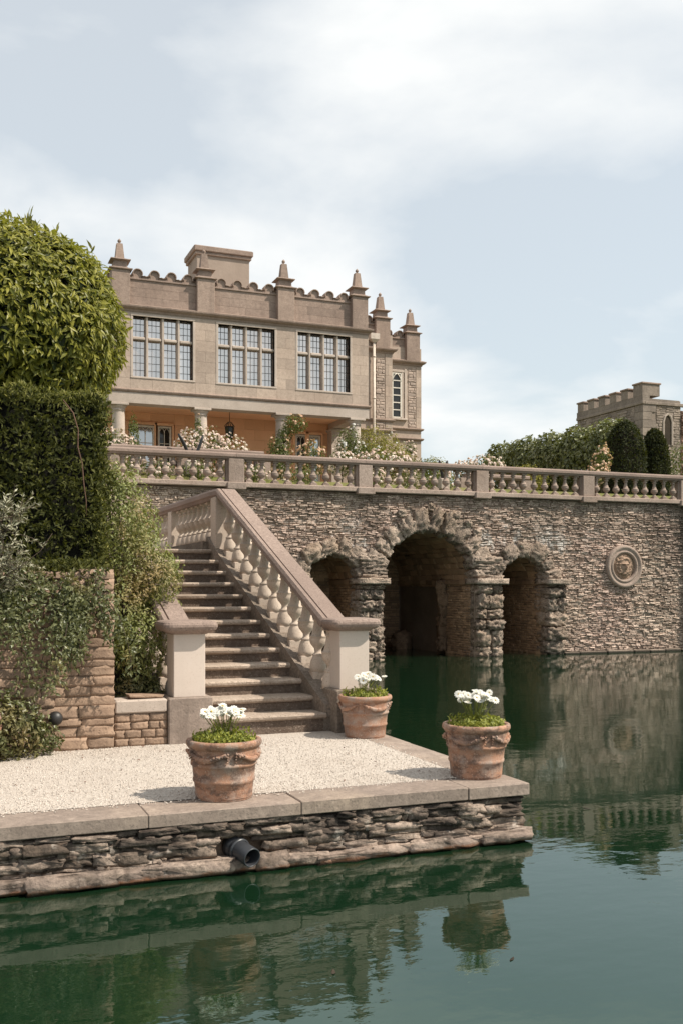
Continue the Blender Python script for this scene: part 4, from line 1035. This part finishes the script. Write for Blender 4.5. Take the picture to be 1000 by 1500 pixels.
# porch
struct(part(MB().box(4.6, 16.5, 33.6, 38.2, 5.2, 5.63), 'porch_bounce_slab', 'gravel'))  # unseen pale slab, added to bounce light up into the porch
part(MB().box(HX0 - .02, HX1 + .02, HY - .04, HY + .5, 8.62, 9.0, .008), 'beam', 'trim', hs)
part(MB().box(HX0 - .02, HX0 + .45, HY + .502, 38, 8.62, 9.0, .008), 'beam', 'trim', hs)
part(MB().box(HX1 - .5, HX1 - .03, HY + .502, 38, 8.62, 9.0, .008), 'beam', 'trim', hs)
part(MB().box(HX0 + .2, HX1 - .2, HY + .3, 38.1, 8.84, 8.97), 'porch_ceiling', 'porch', hs)
DOORS = [(6.40, 7.38), (7.50, 8.02), (13.05, 13.52), (13.60, 14.12)]
PBY = 38.0
pw = MB()
pw.box(5.0, 16.5, PBY + .12, 38.5, FL - .3, 9.0)
part(pw, 'porch_wall', 'porch', hs)
xs = [5.2, 6.25, 8.2, 12.9, 14.25, 15.0]
for a, b, z1 in ((5.2, 6.3, 8.838), (8.15, 12.95, 8.838), (14.2, 15.2, 8.838)): ashlar(a, b, FL, z1, PBY, .4, .85, 'porch', proud=.03)
for a, b in ((6.3, 8.15), (12.95, 14.2)): ashlar(a, b, 8.45, 8.838, PBY, .4, .9, 'porch', proud=.03)
def archlite(mb, x0, x1, z0, z1, y, t):
    pts = lambda r: None
    xm = (x0 + x1) / 2; h = (x1 - x0) * .9
    for sg in (-1, 1):
        P = [(xm + sg * (x1 - x0) / 2, y, z1 - h), (xm + sg * (x1 - x0) * .42, y, z1 - h * .55), (xm + sg * (x1 - x0) * .22, y, z1 - h * .2), (xm, y, z1)]
        mb.tube(P, t, 5)
def door(a, b, nl, glass, z1=8.36, ajar=0):
    f = MB(); e = .07
    for x0 in (a, b - e): f.box(x0, x0 + e, PBY - .03, PBY + .08, FL, z1, .006)
    f.box(a + e, b - e, PBY - .03, PBY + .08, z1 - e, z1, .006); f.box(a + e, b - e, PBY - .03, PBY + .08, FL, FL + .5, .006)
    o = part(f, 'door', 'white', hs)
    part(MB().box(a + e, b - e, PBY + .035, PBY + .045, FL + .5, z1 - e), 'pane', glass, o)
    br = MB(); w_ = (b - a - 2 * e) / nl
    for k in range(nl):
        x0 = a + e + w_ * k
        if k: br.box(x0 - .013, x0 + .013, PBY + .0, PBY + .03, FL + .5, z1 - e - w_ * .9)
        archlite(br, x0, x0 + w_, 0, z1 - e, PBY + .015, .014)
    for zz_ in (FL + 1.3, FL + 2.1): br.box(a + e, b - e, PBY + .001, PBY + .029, zz_ - .012, zz_ + .012)
    part(br, 'glazing_bar', 'white', o)
    part(MB().box(a - .14, a - .02, PBY - .10, PBY + .02, FL, z1 + .12, .02).box(b + .02, b + .10, PBY - .10, PBY + .02, FL, z1 + .12, .02).box(a - .14, b + .10, PBY - .11, PBY + .02, z1 + .02, z1 + .13, .02), 'door_surround', 'porch', o)
for (a, b), nl, gl in zip(DOORS, (3, 2, 2, 2), ('glassb', 'glassd', 'glassd', 'glassb')): door(a, b, nl, gl)
part(MB().box(14.42, 14.92, 37.5, 38.01, FL, 8.62, .01), 'pilaster', 'trim', hs)
part(MB().box(14.36, 14.97, 37.44, 38.02, 8.5, 8.61, .02), 'pilaster_cap', 'trim', hs)
for x in (5.58, 8.52, 11.56, 14.50):
    y = HY + .24
    c = part(MB().lathe([(.26, FL), (.27, FL + .06), (.255, FL + .1), (.235, FL + .12), (.235, FL + 1.0), (.215, 8.28), (.212, 8.36), (.235, 8.37), (.235, 8.395), (.214, 8.40), (.214, 8.44), (.24, 8.46), (.275, 8.52), (.28, 8.54)], 28, c=(x, y, 0)), 'column', 'trim', hs)
    part(MB().box(x - .31, x + .31, y - .31, y + .31, 8.54, 8.62, .01), 'abacus', 'trim', c)
# wings on the right: two set-backs
W1Y, W2Y = 37.5, 39.2
part(MB().box(14.9, 17.1, W1Y, 48, FL - .3, 12.6), 'wall', 'ashlar', hs)
part(MB().box(17.0, 19.25, W2Y, 48, FL - .3, 12.6), 'wall', 'ashlar', hs)
course(14.97, 17.1, W1Y, 11.95, CORN, 'cornice', 'parapet', 3)
course(17.1, 19.25, W2Y, 11.95, CORN, 'cornice', 'parapet', 8)
for z in (9.05, 8.62): course(17.0, 19.25, W2Y, z, STR, 'string_course', 'parapet', 8); course(14.97, 17.1, W1Y, z, STR, 'string_course', 'parapet', 2)
obelisk(16.62, W1Y, 13.2); obelisk(18.80, W2Y, 13.2); obelisk(15.35, 46, 13.2)
parapet(15.2, 16.31, W1Y, 2); parapet(16.93, 18.49, W2Y, 3)
part(MB().box(18.9, 19.2, W2Y + .4, 48, 12, 13.2), 'side_parapet', 'parapet', hs)
def fw(y): return lambda a, b, n: (a, y - n, b)
stuff(part(rubble(16.36, 16.74, 8.75, 11.6, fw(W1Y), (.08, .15), (.16, .4), (.012, .035)), 'rubble_panel', 'wingrubble', hs, fix=False))
stuff(part(rubble(18.62, 18.98, 9.16, 11.75, fw(W2Y), (.08, .15), (.16, .4), (.012, .035)), 'rubble_panel', 'wingrubble', hs, fix=False))
ashlar(16.77, 17.08, 8.75, 11.8, W1Y, .42, .46, 'ashlar'); ashlar(19.0, 19.25, 9.14, 11.8, W2Y, .42, .25, 'ashlar')
ashlar(15.0, 16.1, 9.14, 9.5, W1Y, .36, .6, 'ashlar')
part(MB().box(15.42, 15.50, W1Y - .04, W1Y, 9.5, 11.6, .01).box(15.96, 16.04, W1Y - .04, W1Y, 9.5, 11.6, .01).box(15.42, 16.04, W1Y - .05, W1Y, 9.42, 9.5, .01), 'blind_window', 'trim', hs)
# sash window on the second set-back
wa, wb, wz0, wz1 = 17.46, 18.26, 9.55, 11.45
f = MB(); f.box(wb + .03, wb + .12, W2Y - .05, W2Y + .0, wz0 - .05, wz1 + .15, .01).box(wb + .16, wb + .26, W2Y - .07, W2Y + .0, wz0 - .05, wz1 + .2, .01).box(17.1, wb + .26, W2Y - .06, W2Y, wz1 + .05, wz1 + .16, .01).box(17.1, wb + .3, W2Y - .12, W2Y, wz0 - .12, wz0 - .04, .01)
o = part(f, 'window', 'trim', hs)
part(MB().box(wa, wb, W2Y - .02, W2Y - .008, wz0, wz1), 'pane', 'glassd', o)
g_ = MB(); 
for x in (wa, (wa + wb) / 2, wb): g_.box(x - .03, x + .03, W2Y - .06, W2Y - .021, wz0, wz1)
for k in range(7): zz_ = wz0 + (wz1 - wz0) * k / 6; g_.box(wa, wb, W2Y - .055, W2Y - .022, zz_ - .022, zz_ + .022)
part(g_, 'glazing_bar', 'white', o)
a1 = MB(); archlite(a1, wa, (wa + wb) / 2, 0, wz1, W2Y - .045, .022); archlite(a1, (wa + wb) / 2, wb, 0, wz1, W2Y - .045, .022); part(a1, 'glazing_bar', 'white', o)
# rain pipe
rp = root('downpipe', 'pale rainwater pipe with square hopper in the corner of the house', 'pipe', (16.2, W1Y - .12, FL))
part(MB().lathe([(.06, FL), (.06, 12.25)], 12, c=(16.21, W1Y - .14, 0)), 'pipe', 'pipe', rp)
hp = MB(); hp.add([(16.21 + sx * a, W1Y - .16 + sy * a * .7, z) for z, a in ((12.2, .07), (12.32, .19), (12.55, .20)) for sx, sy in ((-1, -1), (1, -1), (1, 1), (-1, 1))], [(0, 1, 5, 4), (1, 2, 6, 5), (2, 3, 7, 6), (3, 0, 4, 7), (4, 5, 9, 8), (5, 6, 10, 9), (6, 7, 11, 10), (7, 4, 8, 11), (8, 9, 10, 11), (3, 2, 1, 0)])
part(hp, 'hopper', 'pipe', rp)
for z in (9.9, 11.6): part(MB().lathe([(.075, z), (.075, z + .05)], 12, c=(16.21, W1Y - .14, 0)), 'bracket', 'pipe', rp)
# lantern
LX, LY = 9.95, 36.6
la = root('hanging_lantern', 'black iron lantern hanging from the porch ceiling', 'lantern', (LX, LY, 8.84))
part(MB().tube([(LX, LY, 8.84), (LX, LY, 8.45)], .012, 6), 'chain', 'iron', la)
fr = MB()
for k in range(6):
    a = k * math.pi / 3; fr.tube([(LX + .05 * math.cos(a), LY + .05 * math.sin(a), 8.45), (LX + .12 * math.cos(a), LY + .12 * math.sin(a), 8.38), (LX + .2 * math.cos(a), LY + .2 * math.sin(a), 8.28), (LX + .17 * math.cos(a), LY + .17 * math.sin(a), 8.25), (LX + .12 * math.cos(a), LY + .12 * math.sin(a), 7.86), (LX + .03 * math.cos(a), LY + .03 * math.sin(a), 7.72)], .014, 5)
fr.lathe([(.17, 8.22), (.185, 8.25), (.17, 8.28)], 6, c=(LX, LY, 0)).lathe([(.12, 7.84), (.13, 7.87), (.12, 7.89)], 6, c=(LX, LY, 0)).lathe([(.01, 7.6), (.03, 7.66), (.01, 7.72)], 8, c=(LX, LY, 0))
part(fr, 'frame', 'iron', la)
part(MB().lathe([(.115, 7.88), (.165, 8.24)], 6, c=(LX, LY, 0), smooth=False, closed=False), 'pane', 'glassd', la)

# ------------------------------------------------------------------ terrace-top planting
def rose(label, lobes, n, mat='rosel', pet='petp', np_=60, fs_=.062, name='rose_bush', cat='rose', grp='rose bushes on the upper terrace', L=.085, base=5.6, w=None):
    return shrub(name, label, cat, lobes, n, L, L * .5, mat, (lobes[0][0], lobes[0][1], base), two=True, group=grp, depth=.5, lumpy=.4, extra=((('blossoms', pet, int(np_ * 2.4), fs_, fs_),) if np_ else ()))
rose('blush rose bush at the foot of the leftmost column', [(4.95, 32.5, 6.75, .55, .4, .5), (5.4, 32.6, 6.55, .45, .4, .5)], 900, np_=130)
rose('big mounded blush rose covered in bloom under the second column', [(7.95, 32.6, 6.95, .75, .5, .6), (8.85, 32.6, 6.75, .65, .5, .52), (7.35, 32.5, 6.65, .45, .4, .5), (8.2, 32.3, 6.3, 1.0, .5, .6)], 2200, np_=420)
rose('peach climbing rose wrapped round the third column', [(11.25, 34.5, 7.3, .40, .3, .42), (11.15, 34.4, 6.7, .52, .4, .6), (11.80, 34.4, 8.15, .42, .25, .32), (11.45, 34.45, 7.8, .24, .2, .34)], 3400, pet='peto', np_=34, name='climbing_rose', grp=None)
rose('peach rose bush blooming behind the balusters before the porch door', [(11.85, 32.8, 6.65, .5, .4, .6)], 900, pet='peto', np_=80)
rose('small pink rose just topping the rail before the porch pilaster', [(12.55, 31.6, 6.4, .5, .4, .42)], 700, np_=80)
rose('leafy white climbing rose around the rightmost column', [(13.95, 34.5, 7.35, .5, .35, .75), (14.5, 33.9, 6.9, .62, .4, .55)], 3600, pet='petw', np_=44, name='climbing_rose', grp=None)
rose('tall yellow-green rambling shrub against the house corner', [(15.35, 35.8, 7.75, .66, .5, .72), (16.2, 35.9, 7.45, .66, .5, .85), (15.5, 35.4, 6.9, .7, .5, .8), (16.6, 35.6, 6.9, .5, .45, .7)], 7600, mat='gold', pet='petw', np_=26, name='garden_shrub', cat='shrub', grp=None)
rose('wide pink rose bush in full bloom next to the white climbing rose', [(13.6, 32.0, 6.45, .6, .4, .42), (14.5, 32.2, 6.6, .65, .4, .42), (15.2, 32.1, 6.5, .5, .4, .36), (14.3, 32.0, 6.1, .9, .4, .4)], 1500, np_=330)
rose('dusky pink rose bush by the end of the wing', [(17.15, 36.2, 7.0, .5, .4, .6), (17.3, 36.2, 7.7, .22, .2, .34)], 1500, np_=80)
rose('pink rose bush above the rail at the foot of the pleached trees', [(18.1, 31.5, 6.5, .65, .4, .42), (17.2, 31.5, 6.35, .5, .4, .34)], 1100, np_=190)
rose('orange-pink rose beside the dark yew cone', [(23.1, 31.5, 7.0, .34, .3, .6), (22.8, 31.4, 6.5, .4, .3, .4)], 900, pet='peto', np_=90)
for i, (x, y, z, s_, lab) in enumerate(((15.9, 32.0, 6.5, .5, 'low green shrub topping the rail past the wing'), (17.0, 33.5, 6.75, .55, 'rounded yellow-green shrub in the gap beyond the wing'), (19.9, 31.6, 6.4, .5, 'golden low shrub in front of the pleached trees'))):
    rose(lab, [(x, y, z, s_, .4, s_ * .6), (x + .3, y, z - .25, s_, .4, .4)], 1100, mat='gold' if i else 'rosel', np_=0, name='garden_shrub', cat='shrub', grp='low shrubs behind the balustrade')
rose('sparse climber trained up beside the leftmost column', [(6.0, 34.6, 7.3, .17, .15, .8), (6.1, 34.4, 6.6, .24, .2, .6)], 1300, np_=0, name='wall_climber', cat='climber', grp=None)
rose('thin climber twining up the second column', [(8.3, 34.75, 7.7, .12, .12, .55), (8.85, 34.5, 7.25, .3, .2, .3)], 700, np_=8, name='wall_climber', cat='climber', grp=None)
for k, x in enumerate((4.6, 5.6, 6.8, 8.6, 10.2, 12.6, 14.2, 15.2)):
    rose('low bedding shrub seen between balusters, %s' % ('before the leftmost column', 'before the pale glazed door', 'before the open dark casement', 'left of the lantern', 'under the lantern', 'before the porch end', 'below the white climbing rose', 'under the wide pink rose')[k], [(x + .3, 30.0, 5.75, .5, .35, .28)], 420, np_=26 if k % 2 else 8, name='bedding_shrub', cat='shrub', grp='bedding shrubs behind the balustrade', base=5.3)
# V-shaped sculptures
def blades(x, y, z, s_, label, spread):
    t = root('garden_sculpture', label, 'sculpture', (x, y, z), 'dark bird-like sculptures behind the balustrade')
    part(MB().box(x - .16, x + .16, y - .16, y + .16, z, z + .5 * s_, .02), 'pedestal', 'trim', t)
    for sg in (-1, 1):
        P = [(x + sg * .03, y, z + .5 * s_)]
        for i in range(1, 8):
            u_ = i / 7; P.append((x + sg * (.03 + spread * u_ ** (1.3 if sg < 0 else .8)), y, z + (.5 + .85 * u_ ** (.9 if sg < 0 else 1.15)) * s_))
        part(MB().tube(P, [.03, .045, .055, .06, .062, .06, .055, .03], 8, flat=.55), 'blade', 'iron', t)
    return t
blades(6.98, 30.2, 5.62, .95, 'dark V-shaped metal sculpture before the mounded rose', .36)
blades(15.35, 29.6, 5.45, .72, 'pair of small dark upright blades above the rail past the wing', .12)
blades(21.2, 30.0, 5.45, .72, 'small dark metal blade near the yew cones', .10)

# pleached trees
for k in range(5):
    y = 35.6 + k * 2.2; x = 26.4 + U(-.05, .05); zc = 7.68 + .03 * k
    t = root('pleached_tree', ['nearest pleached tree with pale leaves, beside the yew cones', 'second pleached tree of the row, counted from the yew cones', 'middle pleached tree of the row of five', 'fourth pleached tree, counted from the yew cones', 'farthest pleached tree, at the thin end of the row'][k], 'tree', (x, y, 5.6), 'pleached trees in a row')
    part(MB().tube([(x, y, 5.5), (x + .03, y, 6.6), (x, y, 8)], [.12, .1, .05], 8), 'trunk', 'bark', t)
    part(scatter(MB(), ellip((x, y, zc), (1.0, 1.6, 1.72), 4600, .14, 1.8, k * 2.0 + 1, .40), .19, .11, .3, .9, .0), 'crown', 'lime', t, fix=False)
# yew cones
def cone(x, y, r, zt, label):
    t = root('yew_cone', label, 'topiary', (x, y, 5.5), 'clipped yew cones')
    pr = lambda u_: r * (1.0 if u_ < .45 else math.sqrt(max(0, 1 - ((u_ - .45) / .55) ** 2.2)))
    h = zt - 5.5
    part(MB().lathe([(max(.01, pr(i / 12) * .86), 5.5 + h * .97 * i / 12) for i in range(13)], 16, c=(x, y, 0)), 'core', 'soil', t)
    pts = []
    for _ in range(6500):
        u_ = U(0, 1); a = U(0, 6.283); q = pr(u_) * (1 + mn.noise(Vector((math.cos(a) * 2, math.sin(a) * 2, u_ * 6))) * .12); d_ = Vector((math.cos(a), math.sin(a), .25 if u_ < .6 else 1.0)).normalized()
        pts.append((Vector((x + q * math.cos(a), y + q * math.sin(a), 5.5 + h * u_)), d_))
    part(scatter(MB(), pts, .14, .06, .2, .8, .2, True, -.6, .7), 'foliage', 'darkyew', t, fix=False)
cone(25.3, 33, .78, 8.82, 'broader dark clipped yew cone beneath the ruined tower')
cone(26.75, 33, .56, 8.58, 'slimmer dark clipped yew cone, nearer the edge of the photo')
shrub('leafy_hedge', 'bushy mid-green hedge beyond the slim yew cone', 'hedge', [(31.0, 36, 7.4, 1.3, .8, 1.3), (33, 36.2, 7.3, 1.5, .9, 1.4), (35.2, 36, 7.3, 1.5, .9, 1.4)], 5200, .13, .07, 'lime', (32.5, 36, 5.6))
# fill between cones and tower
shrub('ivy_mass', 'dark ivy climbing the corner of the ruined tower', 'ivy', [(35.7, 47.0, 10.4, .4, 1.3, 1.4), (35.6, 49.2, 9.6, .4, 1.6, 1.3), (35.6, 46.4, 9.3, .5, .9, 1.2)], 3600, .15, .09, 'lime', (35.7, 47, 6), two=True)
shrub('tall_shrub', 'yellow-green shrubs between the yew cones and the tower', 'shrub', [(30.5, 40.5, 8.1, 1.0, .9, 1.1), (29.0, 41, 7.9, .9, .9, 1.0), (32.2, 41, 7.8, 1.0, .9, 1.0)], 3600, .12, .07, 'gold', (30.6, 40.8, 5.6), two=True)

# ------------------------------------------------------------------ ruined tower
tw_ = root('ruined_tower', 'crumbling crenellated stone tower behind the trees', 'tower', (40, 48, 6))
TXL, TYF, TYB, TZ1 = 36.0, 45.4, 51.6, 12.62
part(MB().box(TXL, 38.6, TYF, TYB, 5.5, TZ1 + .1).box(38.6, 47, TYF + .02, TYB, 5.5, 11.9), 'wall', 'tower', tw_, fix=False)
stuff(part(rubble(TYF + .7, TYB - .3, 8, TZ1 - .25, lambda a, b, n: (TXL - n, a, b), (.10, .18), (.2, .5), (.01, .05), lambda a, b: not (9.4 < b < 11.7 and (48.05 < a < 48.55 or 48.95 < a < 49.5))), 'rubble_facing', 'tower', tw_, fix=False))
stuff(part(rubble(TXL + .9, 38.6, 8, TZ1 - .25, lambda a, b, n: (a, TYF - n, b), (.10, .18), (.2, .5), (.01, .05), lambda a, b: not (37.35 < a < 38.05 and 10.2 < b < 12.0)), 'rubble_facing', 'tower', tw_, fix=False))
stuff(part(rubble(38.6, 46, 8, 12.2, lambda a, b, n: (a, TYF - n, b), (.12, .24), (.2, .5), (.02, .14), lambda a, b: b < 12.1 - .35 * mn.noise(Vector((a * 1.3, 2, 0))) - (a - 38.6) * .12), 'ragged_core', 'towerred', tw_, fix=False))
for i in range(11):
    z = 7.5 + i * .45
    put(UA['quoin'], 'quoin', tw_, (TXL + (.28 if i % 2 else .42), TYF + .16, z + .22), sc=(.62 if i % 2 else .9, .42, .43))
    put(UA['quoin'], 'quoin', tw_, (TXL + .1, TYF + (.55 if i % 2 else .4), z + .22), sc=(.26, .75 if i % 2 else .5, .43))
part(MB().box(TXL - .1, TXL + .1, TYF - .1, TYB, TZ1 - .22, TZ1 - .05, .02).box(TXL + .101, 38.9, TYF - .1, TYF + .1, TZ1 - .22, TZ1 - .05, .02), 'string_course', 'quoin', tw_)
part(MB().box(TXL - .04, TXL + .45, TYF - .033, TYB, TZ1 - .05, TZ1 + .28).box(TXL + .451, 38.5, TYF - .03, TYF + .4, TZ1 - .05, TZ1 + .12), 'parapet', 'quoin', tw_)
for i in range(6):
    y0 = TYF + (0 if i == 0 else .42 + i * 1.06 - .2); w_ = .78 if i == 0 else .58
    m = part(MB().box(TXL - .05, TXL + (1.15 if i == 0 else .46), y0 - .02, y0 + w_, TZ1 + .28, TZ1 + (.92 if i == 0 else .78), .01), 'merlon', 'quoin', tw_)
    part(MB().box(TXL - .11, TXL + (1.22 if i == 0 else .52), y0 - .08, y0 + w_ + .06, TZ1 + (.921 if i == 0 else .781), TZ1 + (1.02 if i == 0 else .88), .02), 'merlon_cap', 'parapet', m)
win = MB(); win.poly([(37.42, 10.25), (37.98, 10.25), (37.98, 11.5), (37.9, 11.75), (37.7, 11.9), (37.5, 11.75), (37.42, 11.5)], (TYF - .03, TYF - .005)); wo_ = part(win, 'window', 'soil', tw_)
part(MB().tube([(37.40, TYF - .03, 10.2), (37.40, TYF - .03, 11.5), (37.5, TYF - .03, 11.8), (37.7, TYF - .03, 11.95), (37.9, TYF - .03, 11.8), (38.0, TYF - .03, 11.5), (38.0, TYF - .03, 10.2)], .07, 6, False), 'frame', 'trim', wo_)
for y0 in (48.1, 49.0):
    part(MB().box(TXL - .03, TXL - .005, y0, y0 + .42, 9.5, 11.6), 'window', 'soil', tw_)
    part(MB().tube([(TXL - .04, y0 - .03, 9.4), (TXL - .04, y0 - .03, 11.3), (TXL - .04, y0 + .21, 11.75), (TXL - .04, y0 + .45, 11.3), (TXL - .04, y0 + .45, 9.4)], .08, 6, False), 'frame', 'trim', tw_.children[-1])
part(MB().box(TXL - .1, TXL + .3, TYB - .02, TYB + .75, TZ1 - .75, TZ1 - .5, .02), 'gargoyle', 'parapet', tw_)
for k in range(26):
    a = 38.9 + k * .28; placerock(R_front, 'loose_stone', tw_, (a, TYF + .3, 12.05 - (a - 38.6) * .1 + U(-.1, .2)), (U(.3, .6), .5, U(.2, .4)), (0, U(-.3, .3), U(0, 6)))

# small far things
cs = root('far_chimney', 'small distant stone chimney just showing past the house', 'chimney', (19.2, 44, 6))
part(MB().box(20.6, 21.5, 44, 44.6, 5.6, 8.35, .02), 'stack', 'parapet', cs); part(MB().box(20.5, 21.6, 43.9, 44.7, 8.352, 8.55, .02), 'cap', 'parapet', cs)
for k, (x, y, z) in enumerate(((24.0, 49, 7.6), (22.6, 46, 7.35), (27.0, 56, 8.2))):
    shrub('background_tree', ('bushy tree far behind the rail, between wing and pleached row', 'hazy green bush next to the distant chimney', 'highest far green tree beyond the pleached row')[k], 'tree', [(x, y, z, 1.3, .8, 1.0), (x + 1.4, y + .5, z - .2, 1.3, .8, .9)], 1500, .16, .09, 'lime', (x, y, 5.6), two=True, group='far garden trees')
# floating leaves
flm = MB(); flm.add([(a * .1, b * .05, .004 + c * .01) for a, b, c in ((-1, 0, 1), (-.3, -.6, 0), (.6, -.4, 0), (1, .1, 1.2), (.3, .6, 0), (-.5, .5, 0))], [(0, 1, 2, 3, 4, 5)])
flm = flm.mesh('floating_leaf', M['soil'])
for (x, y, a, k), lab in zip(((4.86, 5.55, .2, 1.0), (2.05, 5.3, 1.2, .4), (5.9, 8.3, 2.0, .5), (3.1, 5.1, .7, .35), (5.5, 6.3, 2.6, .45)), ('largest dark leaf floating on the open pond', 'tiny leaf floating below the drain pipe', 'leaf floating just off the quay corner', 'tiny leaf floating in the reflection of the corner pot', 'small leaf floating between the quay corner and the largest leaf')):
    tag(put(flm, 'floating_leaf', None, (x, y, 0), (0, 0, a), (k,) * 3), lab, 'leaf', 'leaves floating on the pond')
